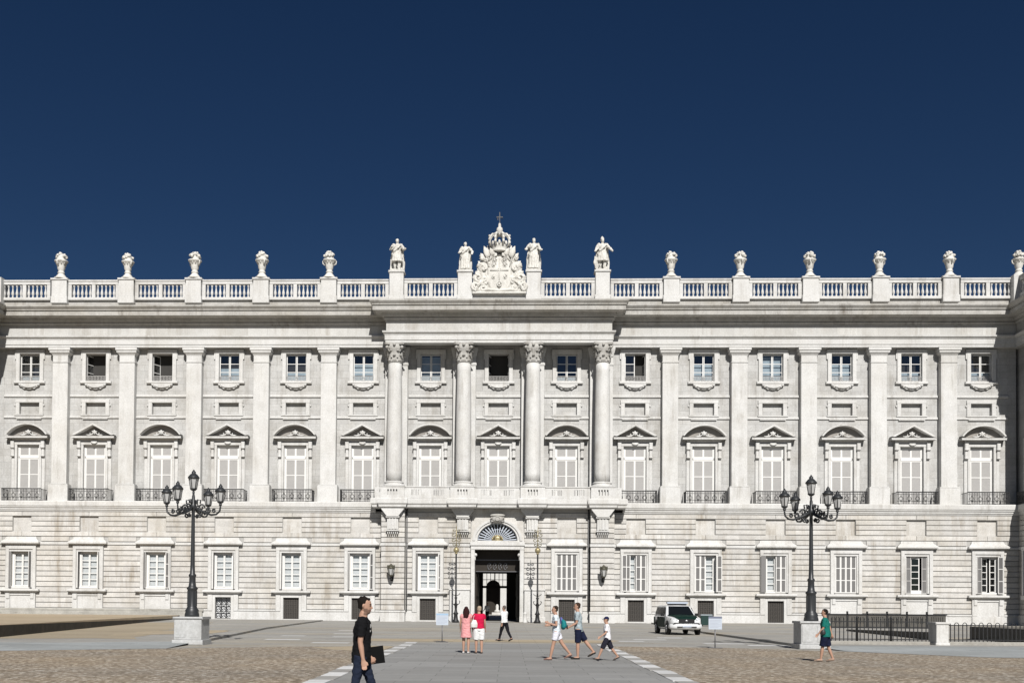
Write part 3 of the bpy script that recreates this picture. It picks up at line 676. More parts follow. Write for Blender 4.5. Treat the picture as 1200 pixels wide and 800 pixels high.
# consoles under the portico columns (with fluted triglyph and guttae)
for i in (-1.5, -.5, .5, 1.5):
    y = -2.15 if abs(i) == 1.5 else YGC
    m = MB().box(-.52, .52, y - .3, y + .05, 8.42, 9.62, 0, .03)
    for k in range(3): m.box(-.36 + .27 * k, -.18 + .27 * k, y - .36, y - .28, 8.46, 9.56, 0, .03)
    m.prism([(-.5, 9.62), (.5, 9.62), (1.0, 10.25), (1.08, 10.44), (-1.08, 10.44), (-1.0, 10.25)], y - .52, y + .04); m.box(-.62, .62, y - .46, y + .03, 9.5, 9.66, 0, .03)
    m.box(-.6, .6, y - .36, y + .04, 8.28, 8.4, 0, .02)
    for k in range(6): m.lathe([(.045, 8.28), (.07, 8.0)], (-.45 + .18 * k, y - .2), 6)
    for s_ in (-1, 1): m.tube([(s_ * (.62 + .14 * math.cos(a)), y - .25, 9.86 + .14 * math.sin(a)) for a in [j * .7 for j in range(8)]], .05, 5)
    m.build('console', 'lime', palace, (i * BAY, 0, 0))

# ---- ground-floor window prototypes
def gw(yf):
    hood = MB(); hw = 1.82
    hood.sweep([(-hw + .42, yf), (-hw + .42, yf - .02), (hw - .42, yf - .02), (hw - .42, yf)], [(-.1, 6.84), (.06, 6.84), (.12, 6.96), (.34, 7.0), (.44, 7.05), (.44, 7.18), (.40, 7.22), (.1, 7.46), (.04, 7.68), (-.1, 7.70)])
    sur = MB()
    for s_ in (-1, 1):
        sur.box(s_ * .952, s_ * 1.12, yf - .06, yf + .05, 2.9, 6.5, 0, .02); sur.box(s_ * 1.121, s_ * 1.44, yf - .16, yf + .05, 2.78, 6.82, 0, .03)
    sur.box(-1.119, 1.119, yf - .07, yf + .05, 6.3, 6.5); sur.box(-1.45, 1.45, yf - .17, yf + .05, 6.5, 6.838, 0, .03)
    sill = MB().sweep([(-1.42, yf), (-1.42, yf - .02), (1.42, yf - .02), (1.42, yf)], [(-.1, 2.38), (.08, 2.38), (.12, 2.48), (.34, 2.54), (.42, 2.6), (.42, 2.72), (.38, 2.78), (-.1, 2.8)])
    return hood.mesh('hood', 'lime'), sur.mesh('surround', 'lime'), sill.mesh('sill', 'lime')
GW = {YG: gw(YG), YGC: gw(YGC)}
def apron_g(yf, grille):
    m = MB()
    if grille:
        for s_ in (-1, 1): m.box(s_ * .735, s_ * 1.0, yf - .1, yf + .05, .0, 2.36, 0, .02); m.box(s_ * 1.002, s_ * 1.44, yf - .14, yf + .05, .85, 2.37, 0, .02); m.box(s_ * 1.002, s_ * 1.47, yf - .08, yf + .05, 0, .84)
        m.box(-.734, .734, yf - .1, yf + .05, 2.13, 2.37); m.box(-.8, .8, yf - .12, yf + .05, .01, .13)
    else:
        for s_ in (-1, 1):
            m.box(s_ * .98, s_ * 1.44, yf - .14, yf + .05, .86, 2.37, 0, .02); m.box(s_ * 1.0, s_ * 1.3, yf - .22, yf - .1, 1.85, 2.36, 0, .03)
        m.box(-.979, .979, yf - .02, yf + .1, .86, 2.2); m.box(-.979, .979, yf - .1, yf + .1, 2.2, 2.36); m.box(-1.45, 1.45, yf - .16, yf + .05, .0, .855, 0, .03)
    return m.mesh('apron', 'lime')
APR = {(y, g): apron_g(y, g) for y in (YG, YGC) for g in (True, False)}
gr = MB().box(-.73, .73, .06, .08, .14, 2.12, 1)
for k in range(9): gr.box(-.7 + k * .165, -.66 + k * .165, 0, .05, .14, 2.12)
for k in range(11): gr.box(-.73, .73, .01, .04, .2 + k * .185, .23 + k * .185)
for k in range(4):
    for j in range(5): gr.tube([(-.53 + k * .35 + .12 * math.cos(a), .0, .4 + j * .37 + .12 * math.sin(a)) for a in [q * math.pi / 4 for q in range(9)]], .014, 4)
GRI = gr.mesh('basement_grille', ['grate', 'room'])
gr = MB()
for k in range(4): gr.box(-.75 + k * .49, -.69 + k * .49, 0, .05, .14, 2.12)
for k in range(4): gr.box(-.73, .73, .0, .05, .14 + k * .64, .2 + k * .64)
for k in range(3):
    for j in range(3): gr.tube([(-.48 + k * .49 + .17 * math.cos(a), .0, .48 + j * .64 + .2 * math.sin(a)) for a in [q * math.pi / 4 for q in range(9)]], .03, 4)
gr.add([(-.73, .3, .14), (.73, .3, .14), (.73, .3, 2.12), (-.73, .3, 2.12)], [(0, 1, 2, 3)], 1)
GRI2 = gr.mesh('basement_grille', ['iron', 'curtain'])
CASG = casement(.76, 3.1, 1, 5, .05, .08, .03).mesh('casement', ['whitep', 'glass'])
SH1 = MB(); leaf(SH1, 0, .46, 0, 3.36, 0, (0, .33, .66, 1), .07, 1, .07); SH1.add([(0, .0, 0), (0, .05, 0), (0, .05, 3.36), (0, 0, 3.36), (.46, 0, 0), (.46, .05, 0), (.46, .05, 3.36), (.46, 0, 3.36)], [(0, 3, 2, 1), (4, 5, 6, 7)])
SH1B = SH1.mesh('shutter', ['whitep', 'dlouver']); SH1 = SH1.mesh('shutter', ['whitep', 'dlouver'])
SHD = MB(); leaf(SHD, 0, .46, 0, 3.36, 0, (0, .33, .66, 1), .06, 1, .07); SHD = SHD.mesh('shutter', ['louver', 'dlouver'])
cur_g = MB().add([(-.8, 0, 0), (.8, 0, 0), (.8, 0, 3.1), (-.8, 0, 3.1)], [(0, 1, 2, 3)]).mesh('curtain', 'curtain')
for i in bays:
    if i == 0: continue
    yf = YGC if abs(i) == 1 else YG
    w = empty('ground_window', (i * BAY, 0, 0), 0, palace)
    for nm, me in zip(('hood', 'surround', 'sill'), GW[yf]): link(nm, me, w)
    g = abs(i) <= 4
    link('apron', APR[(yf, g)], w)
    if g: link('basement_grille', GRI2 if i == -4 else GRI, w, (0, yf + .12, 0))
    MB().box(-.95, .95, yf + .1, yf + .4, 2.9, 3.02).build('frame_sill', 'whitep', w)
    zz = 2.92
    def sh(x, ang, y=yf - .02, me=None): q = link('shutter', me or SH1, w, (x, y, zz)); q.rotation_euler.z = rad(ang)
    def cas(x, ang=0): q = link('casement', CASG, w, (x, yf + .3, 3.05)); q.rotation_euler.z = rad(ang)
    sideb = [MB().box(s_ * .95, s_ * .77, yf + .26, yf + .36, 3.02, 6.3) for s_ in (-1, 1)]
    fr_ = MB().box(-.95, -.77, yf + .26, yf + .36, 3.02, 6.3).box(.77, .95, yf + .26, yf + .36, 3.02, 6.3).box(-.77, .77, yf + .27, yf + .35, 6.16, 6.3)
    if i in (1, 5):
        for x in (-.94, -.47, 0.005, .475): sh(x, 0, yf + .04)
        continue
    fr_.build('frame', 'whitep', w)
    if i < 0 or i in (2, 3, 4):
        cas(-.765); cas(.005); link('curtain', cur_g, w, (0, yf + .5, 3.04))
    if i < 0:
        a = {-7: (168, 80), -6: (84, 100), -5: (150, 30), -4: (86, 94), -3: (88, 92), -2: (140, 40), -1: (176, 4)}[i]
        sh(-.94, a[0] + 0 if a[0] > 120 else a[0] - 180 + 0, yf - .1) if a[0] > 120 else sh(-.94, -a[0], yf + .06)
        sh(.94, -a[1] if a[1] < 45 else 180 + a[1], yf - .1 if a[1] < 45 else yf + .06)
    elif i == 2: sh(-.96, 0, yf + .02); sh(-1.3, 12, yf - .26); sh(.0, 0, yf + .03); sh(.47, 0, yf + .04)
    elif i == 3: sh(-.94, 0, yf + .04); sh(-.47, 4, yf + .04); sh(.93, 265, yf + .05); sh(1.0, -8, yf - .24)
    elif i == 4: sh(-.95, 190, yf - .2); sh(0.02, 0, yf + .04); sh(.49, 0, yf + .04)
    elif i == 6:
        for x, a in ((-.94, 0), (.48, 0)): sh(x, a, yf + .06, SHD)
        cas(-.44, -12)
        MB().box(-.77, .77, yf + .1, yf + .3, 3.02, 3.2).build('frame', 'whitep', w)
    elif i == 7: sh(-.94, 10, yf - .05, SHD); cas(-.5, 20); cas(.3, 0); sh(.9, -35, yf - .1)

# ---- portal
portal = empty('portal', (0, 0, 0), 0, palace); y = YGC
ps = MB()
for s_ in (-1, 1):
    ps.box(s_ * 2.08, s_ * 2.44, y - .18, y + .9, 0, 6.66, 0, .03); ps.box(s_ * 2.0, s_ * 2.2, y - .05, y + .7, 5.7, 6.3, 0, .05); ps.tube([(s_ * 2.02, y - .06, 6.2), (s_ * 2.02, y + .5, 6.2)], .16, 8)
    ps.box(s_ * 2.06, s_ * 2.46, y - .24, y + .3, 0, .5, 0, .03)
ps.box(-2.46, 2.46, y - .2, y + .6, 6.67, 7.02, 0, .03); ps.box(-2.52, 2.52, y - .3, y + .6, 7.02, 7.36, 0, .04); ps.box(-2.46, 2.46, y - .18, y + .5, 7.36, 7.5, 0, .02)
ps.build('door_frame', 'lime', portal)
n = 28
ell = lambda rx, rz_, sc_=1: [(rx * math.cos(math.pi * (1 - k / n)), 7.5 + rz_ * math.sin(math.pi * (1 - k / n))) for k in range(n + 1)]
ar = MB().ring(ell(2.3, 2.02), ell(2.05, 1.8), y - .24, y + .3); ar.ring(ell(2.049, 1.799), ell(1.84, 1.6), y - .14, y + .3); ar.build('archivolt', 'lime', portal)
sp = MB()
op = ell(2.29, 2.0); outp = [(max(-2.48, min(2.48, x * 1.6)), 9.7 if 3 < k < n - 3 else z) for k, (x, z) in enumerate(op)]
outp = [(-2.48 + 4.96 * k / n, 9.7) for k in range(n + 1)]; outp[0] = (-2.48, 7.5); outp[n] = (2.48, 7.5)
sp.ring(outp, op, y - .0, y + .3); sp.box(-2.48, 2.48, y - .001, y + .3, 9.701, 10.43); sp.build('spandrel', 'course', portal)
ks = MB().box(-.42, .42, y - .42, y + .1, 9.1, 9.75, 0, .1); ks.ball((0, y - .42, 9.5), (.55, .28, .36), 12); ks.ball((0, y - .5, 9.8), (.72, .2, .16), 12)
for s_ in (-1, 1): ks.tube([(s_ * (.45 + .16 * math.cos(a)), y - .46, 9.45 + .2 * math.sin(a)) for a in [j * .7 for j in range(9)]], .07, 6)
ks.tube([(.18 * math.cos(a), y - .68, 9.5 + .2 * math.sin(a)) for a in [j * math.pi / 5 for j in range(11)]], .05, 5)
ks.build('keystone_cartouche', 'corn', portal)
fan = MB()
for k in range(17):
    a = math.pi * (k + .5) / 17; ca, sa = math.cos(a), math.sin(a)
    p0 = (.55 * ca, 7.52 + .48 * sa); p1 = (1.84 * ca, 7.5 + 1.6 * sa); w0, w1 = .03, .055
    fan.prism([(p0[0] + w0 * sa, p0[1] - w0 * ca), (p1[0] + w1 * sa, p1[1] - w1 * ca), (p1[0] - w1 * sa, p1[1] + w1 * ca), (p0[0] - w0 * sa, p0[1] + w0 * ca)], y + .12, y + .16)
for r in (.56, 1.2, 1.78): fan.tube([(r * math.cos(a), y + .14, 7.5 + r * .87 * math.sin(a)) for a in [math.pi * j / 16 for j in range(17)]], .03, 5)
fan.build('fanlight_grille', 'fanbar', portal)
MB().prism([(-1.86, 7.49)] + [(1.85 * math.cos(math.pi * (1 + k / 20)) * 1, 7.49 + 1.62 * -math.sin(math.pi * (1 + k / 20))) for k in range(21)][::1] + [(1.86, 7.49)], y + .5, y + .55).build('fanlight_back', 'room', portal)
em = MB().ball((0, y + .08, 7.72), (.3, .08, .24), 10)
for k in range(7):
    a = math.pi * (k + .5) / 7; em.ball((.46 * math.cos(a), y + .06, 7.62 + .36 * math.sin(a)), (.1, .06, .1), 6)
em.tube([(-.5, y + .06, 7.56), (.5, y + .06, 7.56)], .06, 6); em.build('gilt_emblem', 'gilt', portal)
MB().box(-2.36, -2.09, y + .9, 14.2, 0.02, 6.9).box(2.09, 2.36, y + .9, 14.2, .02, 6.9).box(-2.37, 2.37, y + .6, 14.19, 6.66, 6.92).build('passage_wall', 'passage', portal)
MB().box(-2.08, 2.08, y + 1.5, y + 1.62, 4.65, 6.64).build('transom_panel', 'door', portal)
lat = MB()
for k in range(4):
    cx = -.75 + k * .5
    lat.tube([(cx + .16 * math.cos(a), y + 1.46, 5.2 + .3 * math.sin(a)) for a in [j * math.pi / 5 for j in range(11)]], .03, 5); lat.tube([(cx - .18, y + 1.46, 4.86), (cx + .18, y + 1.46, 5.52)], .025, 5)
lat.box(-2.0, 2.0, y + 1.44, y + 1.5, 5.75, 5.82); lat.box(-2.0, 2.0, y + 1.44, y + 1.5, 4.68, 4.74); lat.build('transom_lattice', 'steel', portal)
for s_ in (-1, 1):
    d_ = MB().box(-.05, .05, 0, 3.3, .05, 4.6)
    for k in range(3): d_.box(-s_ * .05, -s_ * .1, .3 + k * 1.0, 1.1 + k * 1.0, .4, 2.1); d_.box(-s_ * .05, -s_ * .1, .3 + k * 1.0, 1.1 + k * 1.0, 2.4, 4.2)
    d_.build('door_leaf', 'door', portal, (s_ * 2.02, y + 1.7, 0), s_ * rad(3))
fe = MB().box(-2.08, -1.65, 13.2, 13.5, .02, 6.6).box(.85, 2.08, 13.2, 13.5, .02, 6.6).box(-1.65, .85, 13.2, 13.5, 4.9, 6.6).box(-1.66, .86, 13.22, 13.3, 3.35, 3.6).box(-.46, -.34, 13.22, 13.3, 3.6, 4.9)
for x in (-1.25, -.85, .05, .45): fe.box(x - .03, x + .03, 13.24, 13.28, 3.6, 4.9)
fe.box(-1.65, .85, 13.24, 13.28, 4.22, 4.28); fe.build('inner_gate', 'door', portal)
# courtyard range seen through the passage
cw = MB()
arc = [(-2.35, 0)] + [(-1.25 + 1.1 * math.cos(math.pi * (1 - k / 14)), 4.2 + 1.1 * math.sin(math.pi * (1 - k / 14))) for k in range(15)] + [(-.15, 0)]
cw.ring([(-8, 0), (-8, 12)] + [(-8 + 15 * k / 12, 12) for k in range(1, 12)] + [(7, 12), (7, 6), (7, 3), (7, 0)], arc + [], 62, 63) if len(arc) == 17 else None
cw.build('courtyard_wall', 'lime', palace)
MB().box(-5, 4, 66, 66.2, 0, 9).build('courtyard_arcade_back', 'door', palace)
MB().box(-1.4, .2, 60, 61, .0, .35).lathe([(.4, .35), (.45, .6), (.2, .8), (.25, 1.3), (.1, 1.6)], (-.6, 60.5), 10).build('courtyard_fountain', 'lime', palace)

# ---- corner pavilions
for s_, X in ((-1, XL), (1, XR)):
    pv = empty('corner_pavilion', (0, 0, 0), 0, palace)
    x0, x1 = sorted((X + s_ * .62, X + s_ * 14))
    MB().box(x0, x1, YWING, 1.0, 10.5, 25.7).build('upper_wall', 'wall', pv)
    x0, x1 = sorted((X + s_ * .02, X + s_ * 14))
    MB().box(x0, x1, YWING - .55, 1.0, .0, 10.1).build('ground_wall', 'groove', pv)
    for k in range(12): MB().box(*sorted((X - s_ * .12, X + s_ * .03)), YWING - .55, YG - .16, lower[k] + .03, lower[k + 1] - .03).build('stone_course', 'course', pv)
    for k in range(6): MB().box(*sorted((X - s_ * .12, X + s_ * .03)), YWING - .55, YG - .16, upper[k] + .03, upper[k + 1] - .03).build('stone_course', 'course', pv)
    x0, x1 = sorted((X + s_ * .0, X + s_ * 14))
    MB().box(x0, x1, YWING + .01, .9, 25.69, 30.1).build('attic_block', 'corn', pv)
    MB().box(*sorted((X - s_ * .0, X + s_ * .64)), -4.2, -3.2, 11.08, 25.6).build('pilaster', 'lime', pv)
    MB().box(*sorted((X - s_ * .16, X + s_ * .64)), -4.28, -3.12, 11.09, 12.6).build('plinth', 'lime', pv)
    wv = MB()
    for a, b, c_, d_ in ((-2.9, -2.6, 11.1, 16.8), (-1.1, -.8, 11.1, 16.8), (-2.9, -.8, 16.81, 17.2)): wv.box(*sorted((X + s_ * .4, X + s_ * .66)), a, b, c_, d_)
    wv.build('surround', 'lime', pv)
    gv = MB()
    for a, b, c_, d_ in ((-4.0, -3.75, 2.8, 6.8), (-2.1, -1.85, 2.8, 6.8), (-4.1, -1.75, 6.81, 7.2), (-4.2, -1.65, 2.4, 2.75)): gv.box(*sorted((X - s_ * .3, X + s_ * .03)), a, b, c_, d_)
    for k in range(4): gv.box(*sorted((X - s_ * .2, X + s_ * .03)), -3.8 + k * .43, -3.62 + k * .43, 2.9, 6.6)
    gv.build('ground_window', 'whitep', pv)
    MB().box(*sorted((X - s_ * .2, X + s_ * .03)), YWING - .55, YG, 6.95, 7.19).build('string_course', 'lime', pv); MB().box(*sorted((X - s_ * .22, X + s_ * .03)), YWING - .55, YG, 0, 1.0).build('plinth', 'lime', pv)
    rr = MB(); railing(rr, -3.4, .3, 0, 11.06, 12.2, 0); rr.build('railing', 'iron', pv, (X - s_ * .25, YG - .35, 0), rad(90))
    balustrade(X + s_ * .1, -3.2, 2.2, pv, rad(90), 5)
    MB().box(-.8, .8, -.75, .75, 29.7, 32.14, 0, .03).build('roof_pedestal', 'lime', pv, (X + s_ * .2, YBAL - .02, 0))
MB().box(-47.4, -27.5, YG - .3, YG - .07, .1, .78, 0, .03).box(-47.4, -27.4, YG - .24, YG - .08, .78, 1.0, 0, .03).build('stained_plinth', 'plinthst', palace)

# ------------------------------------------------------------------ sculpted figures: lofts merged by a voxel remesh into one skin
def remesh(mb, vox, smooth=3, mats='statue', folds=0, fr=(9, 15)):
    me = mb.mesh('tmp', mats); o = bpy.data.objects.new('tmp', me); COL.objects.link(o)
    r = o.modifiers.new('r', 'REMESH'); r.mode = 'VOXEL'; r.voxel_size = vox; r.use_smooth_shade = True
    sm = o.modifiers.new('s', 'SMOOTH'); sm.iterations = smooth; sm.factor = .5
    dg = bpy.context.evaluated_depsgraph_get(); ev = o.evaluated_get(dg)
    out = bpy.data.meshes.new_from_object(ev, depsgraph=dg); bpy.data.objects.remove(o); bpy.data.meshes.remove(me)
    for p_ in out.polygons: p_.use_smooth = True
    if folds:
        co = np.empty(len(out.vertices) * 3, np.float32); no = co.copy(); out.vertices.foreach_get('co', co); out.vertices.foreach_get('normal', no)
        co = co.reshape(-1, 3); no = no.reshape(-1, 3); fx, fz = fr
        am = np.array([mnoise.noise((x * fx, y * fx, z * fz + x * 6)) + .6 * mnoise.noise((x * fx * 2.3, y * fx * 2.3, z * fz * 2)) for x, y, z in co.tolist()], np.float32)
        out.vertices.foreach_set('co', (co + no * (am * folds)[:, None]).ravel())
        out.update()
    return out
def loft(m, pts, rr, xa=(1, 0, 0), n=14, mi=0):
    """closed tube through pts; rr = radius or (rx along xa, ry across)"""
    pts = [Vector(q) for q in pts]; xa = Vector(xa); vs = []
    for i, q in enumerate(pts):
        d = (pts[min(i + 1, len(pts) - 1)] - pts[max(i - 1, 0)]).normalized()
        a = (xa - d * xa.dot(d))
        a = a.normalized() if a.length > 1e-4 else d.orthogonal().normalized()
        b = d.cross(a); r = rr[i] if isinstance(rr[i], tuple) else (rr[i], rr[i])
        for k in range(n):
            t_ = 2 * math.pi * k / n; vs.append(q + a * math.cos(t_) * r[0] + b * math.sin(t_) * r[1])
    fs = [(i * n + k, i * n + (k + 1) % n, (i + 1) * n + (k + 1) % n, (i + 1) * n + k) for i in range(len(pts) - 1) for k in range(n)]
    fs += [tuple(range(n - 1, -1, -1)), tuple((len(pts) - 1) * n + k for k in range(n))]
    return m.add(vs, fs, mi, True)
def lerp(a, b, t_): return Vector(a) * (1 - t_) + Vector(b) * t_

def skeleton(P):
    """joints of a 1.75 m figure facing +Y; angles in degrees, forward positive"""
    J = {}; lean = rad(P.get('lean', 3))
    hip = Vector((0, 0, .93)); J['hip'] = hip
    up = Vector((0, math.sin(lean), math.cos(lean)))
    J['waist'] = hip + up * .17; J['chest'] = hip + up * .38; J['neck'] = hip + up * .56
    hd = rad(P.get('head', 0)); ht = rad(P.get('headturn', 0))
    J['head'] = J['neck'] + Vector((0, math.sin(lean + hd) + .05, math.cos(lean + hd))) * .122; J['hf'] = Vector((-math.sin(ht), math.cos(ht), -math.sin(hd)))
    for s_, n_ in ((-1, 'L'), (1, 'R')):
        a, k = P[n_ + 'leg']; a, k = rad(a), rad(k)
        h0 = hip + Vector((s_ * .095, 0, -.02)); J[n_ + 'h'] = h0
        J[n_ + 'k'] = h0 + Vector((s_ * .01, math.sin(a), -math.cos(a))) * .42
        J[n_ + 'a'] = J[n_ + 'k'] + Vector((0, math.sin(a - k), -math.cos(a - k))) * .41
        ft = rad(P.get(n_ + 'foot', 0)) ; J[n_ + 'f'] = J[n_ + 'a'] + Vector((s_ * .02, math.cos(ft) * .19, -.055 - math.sin(ft) * .19)); J[n_ + 'heel'] = J[n_ + 'a'] + Vector((0, -.05, -.055 + math.sin(ft) * .05))
        f_, ab, e = P[n_ + 'arm']; f_, ab, e = rad(f_), rad(ab), rad(e)
        sh = hip + up * .49 + Vector((s_ * .185, 0, 0)); J[n_ + 's'] = sh
        J[n_ + 'e'] = sh + Vector((s_ * math.sin(ab), math.sin(f_) * math.cos(ab), -math.cos(f_) * math.cos(ab))) * .29
        inw = P.get(n_ + 'in', 0)
        J[n_ + 'w'] = J[n_ + 'e'] + Vector((s_ * math.sin(ab) * .6 - s_ * inw, math.sin(f_ + e), -math.cos(f_ + e))).normalized() * .25
    low = min(min(J[n_ + 'f'].z, J[n_ + 'heel'].z) for n_ in 'LR') - .03
    for k in J:
        if k != 'hf': J[k] = J[k] - Vector((0, 0, low))
    return J

def hand(m, w, e, s_, curl, fwd):
    d = (w - e).normalized(); side = d.cross(fwd)
    side = side.normalized() if side.length > .01 else Vector((1, 0, 0)); fw = side.cross(d).normalized()   # fw: thumb side
    pc = w + d * .05
    loft(m, [w - d * .02, w + d * .02, w + d * .06, w + d * .095], [(.027, .02), (.034, .018), (.042, .016), (.04, .014)], fw, 10)
    for k, ln in enumerate((.068, .078, .072, .056)):
        b0 = w + d * .088 + fw * (.03 - k * .02); p_ = [b0]; ang = 0
        for j, q in enumerate((.42, .33, .25)):
            ang += rad(curl) * (.8 if j == 0 else 1); dd = d * math.cos(ang) - side * s_ * math.sin(ang); p_.append(p_[-1] + dd * ln * q)
        loft(m, p_, [.0095, .009, .0082, .007], fw, 8)
    b0 = w + d * .025 + fw * .03
    t0 = b0 + (d * .75 + fw * .6).normalized() * .034; loft(m, [b0 - fw * .012, t0, t0 + (d * .95 + fw * .1 - side * s_ * .25).normalized() * .04], [.012, .0105, .008], side, 8)

def head_geo(m, c, f, up=Vector((0, 0, 1))):
    r = f.cross(up).normalized(); u = r.cross(f).normalized()
    Q = lambda a, b, z: c + r * a + f * b + u * z
    rings = [(-.115, .045, .018, .022), (-.10, .038, .042, .05), (-.07, .022, .056, .072), (-.03, .008, .066, .086), (.015, .0, .073, .094), (.055, -.006, .074, .096), (.09, -.012, .064, .084), (.112, -.014, .042, .056), (.122, -.014, .012, .016)]
    vs = []; n = 18
    for z, off, rx, ry in rings:
        for k in range(n):
            t_ = 2 * math.pi * k / n; vs.append(Q(rx * math.cos(t_), off + ry * math.sin(t_), z))
    fs = [(i * n + k, i * n + (k + 1) % n, (i + 1) * n + (k + 1) % n, (i + 1) * n + k) for i in range(len(rings) - 1) for k in range(n)] + [tuple(range(n - 1, -1, -1)), tuple((len(rings) - 1) * n + k for k in range(n))]
    m.add(vs, fs, 0, True)
    loft(m, [Q(0, .088, .02), Q(0, .100, -.008), Q(0, .112, -.026), Q(0, .094, -.036)], [.008, .011, .015, .008], r, 8)       # nose
    loft(m, [Q(-.03, .074, -.064), Q(0, .088, -.062), Q(.03, .074, -.064)], [.007, .010, .007], u, 6)                          # lips
    loft(m, [Q(-.045, .074, .028), Q(0, .092, .030), Q(.045, .074, .028)], [.008, .009, .008], u, 6)                          # brow
    for s_ in (-1, 1): loft(m, [Q(s_ * .068, -.014, -.03), Q(s_ * .080, -.018, -.005), Q(s_ * .076, -.012, .024)], [.008, .014, .010], f, 6)
    return Q

def cloth_mat(name, c, rough=.9, var=.12):
    if name not in M: M[name] = mat(name, c, rough, var=var, nscale=9, bump=.5, spec=.15)
    return name
M['skin'] = mat('skin', (.43, .255, .18), .55, var=.06, nscale=12)
M['skin2'] = mat('tanned_skin', (.40, .22, .14), .55, var=.06, nscale=12)
M['stubble'] = mat('stubbled_skin', (.20, .12, .085), .7, var=.15, nscale=30)
M['eye'] = mat('eye', (.03, .02, .015), .2)
M['lips'] = mat('lips', (.36, .15, .12), .5)

def person(loc, rz, h, P, label, skin='skin', top=('white_cotton', (.75, .75, .74)), sleeve=.75, bottom=('navy_cotton', (.02, .022, .04)), leg=1.0, hair=('brown_hair', (.035, .02, .012)), hairkind='short',
           shoes=('trainer', (.30, .28, .26)), vox=.0105, loose=1.0, untuck=.0, skirt=False, bulk=1.0, beard=False, slim=1.0):
    o = empty('person', loc, rz); o.scale = (h / 1.75,) * 3; tag(o, label, 'person', 'people crossing the plaza')
    J = skeleton(P); up = (J['neck'] - J['hip']).normalized(); X = Vector((1, 0, 0)); b = bulk
    m = MB()
    loft(m, [J['hip'] - up * .07, J['hip'], J['waist'], J['chest'], J['chest'] + up * .09, J['neck'] - up * .03], [(.13 * b, .09 * b), (.155 * b, .105 * b), (.135 * b, .095 * b), (.16 * b, .11 * b), (.165, .095), (.07, .06)], X, 20)
    loft(m, [J['neck'] - up * .06, J['neck'] + up * .02, J['head'] - up * .06], [.07, .062, .06], X, 12)
    for n_, s_ in (('L', -1), ('R', 1)):
        loft(m, [J['neck'] - up * .07 + X * s_ * .04, J[n_ + 's'] + Vector((s_ * .0, 0, .0)), lerp(J[n_ + 's'], J[n_ + 'e'], .15)], [.06, .062, .054], (0, 1, 0), 12)
        loft(m, [J[n_ + 's'], lerp(J[n_ + 's'], J[n_ + 'e'], .4), J[n_ + 'e'], lerp(J[n_ + 'e'], J[n_ + 'w'], .3), J[n_ + 'w']], [.056, .049, .038, .040, .025], X, 12)
        hand(m, J[n_ + 'w'], J[n_ + 'e'], -s_, P.get(n_ + 'curl', 22), Vector((0, 1, 0.2)) if abs((J[n_ + 'w'] - J[n_ + 'e']).normalized().y) < .8 else Vector((0, 0, 1)))
        loft(m, [J[n_ + 'h'] + up * .05, lerp(J[n_ + 'h'], J[n_ + 'k'], .3), lerp(J[n_ + 'h'], J[n_ + 'k'], .7), J[n_ + 'k'], lerp(J[n_ + 'k'], J[n_ + 'a'], .3), lerp(J[n_ + 'k'], J[n_ + 'a'], .7), J[n_ + 'a']], [q_ * (.72 if leg > 1.2 else 1) for q_ in (.092 * b, .086 * b, .066, .056, .058, .044)] + [.034], X, 14)
        loft(m, [J[n_ + 'heel'] + Vector((0, 0, .02)), J[n_ + 'a'] + Vector((0, .02, -.03)), lerp(J[n_ + 'a'], J[n_ + 'f'], .6), J[n_ + 'f']], [.032, .042, (.042, .032), (.034, .02)], X, 10)
    Q = head_geo(m, J['head'] + Vector((0, 0, .03)), J['hf'].normalized())
    me = remesh(m, vox, 2, skin); link('body', me, o)
    if beard:
        me.materials.append(M['stubble']); hc = J['head'] + Vector((0, 0, .03)); ff = J['hf'].normalized()
        for p_ in me.polygons:
            d_ = p_.center - hc; b_ = d_.dot(ff)
            if d_.z < -.036 and d_.z > -.13 and b_ > -.005 and not (abs(d_.z + .052) < .0 ): p_.material_index = 1 if d_.z < -.05 or b_ < .05 else 0
        eb = MB()
        for s_ in (-1, 1): eb.tube([Q(s_ * .014, .090, .026), Q(s_ * .034, .086, .032), Q(s_ * .05, .074, .026)], .005, 5)
        eb.build('eyebrows', cloth_mat(*hair), o)
    em_ = MB()
    for s_ in (-1, 1): em_.ball(Q(s_ * .031, .078, .006), .0125, 8)
    em_.build('eyes', 'eye', o)
    MB().ball(Q(0, .086, -.063), (.021, .021, .006), 8).build('mouth', 'lips', o)
    # shirt
    L_ = loose; m = MB(); bot = J['hip'] - up * untuck
    loft(m, [bot, J['hip'] + up * .04, J['waist'], J['chest'], J['chest'] + up * .10, J['neck'] - up * .035, J['neck'] - up * .005], [(.185 * b * L_, .135 * b * L_), (.18 * b * L_, .132 * b * L_), (.165 * b * L_, .122 * b * L_), (.182 * b, .130 * b), (.182, .112), (.095, .078), (.07, .064)], X, 22)
    for n_, s_ in (('L', -1), ('R', 1)):
        loft(m, [J['neck'] - up * .08 + X * s_ * .05, J[n_ + 's'] + Vector((0, 0, .005)), lerp(J[n_ + 's'], J[n_ + 'e'], .15)], [.074, .074, .07], (0, 1, 0), 12)
        if sleeve > 0:
            t1 = min(1, sleeve); pts = [J[n_ + 's'], lerp(J[n_ + 's'], J[n_ + 'e'], t1 * .5), lerp(J[n_ + 's'], J[n_ + 'e'], t1)]; r_ = [.07, .066 * L_, .062 * L_]
            if sleeve > 1: pts += [lerp(J[n_ + 'e'], J[n_ + 'w'], sleeve - 1)]; r_[2] = .052; r_ += [.042]
            loft(m, pts, r_, X, 12)
    k = cloth_mat(*top); link('shirt', remesh(m, vox, 3, k, .011), o)
    # trousers, shorts or skirt
    m = MB(); k = cloth_mat(*bottom)
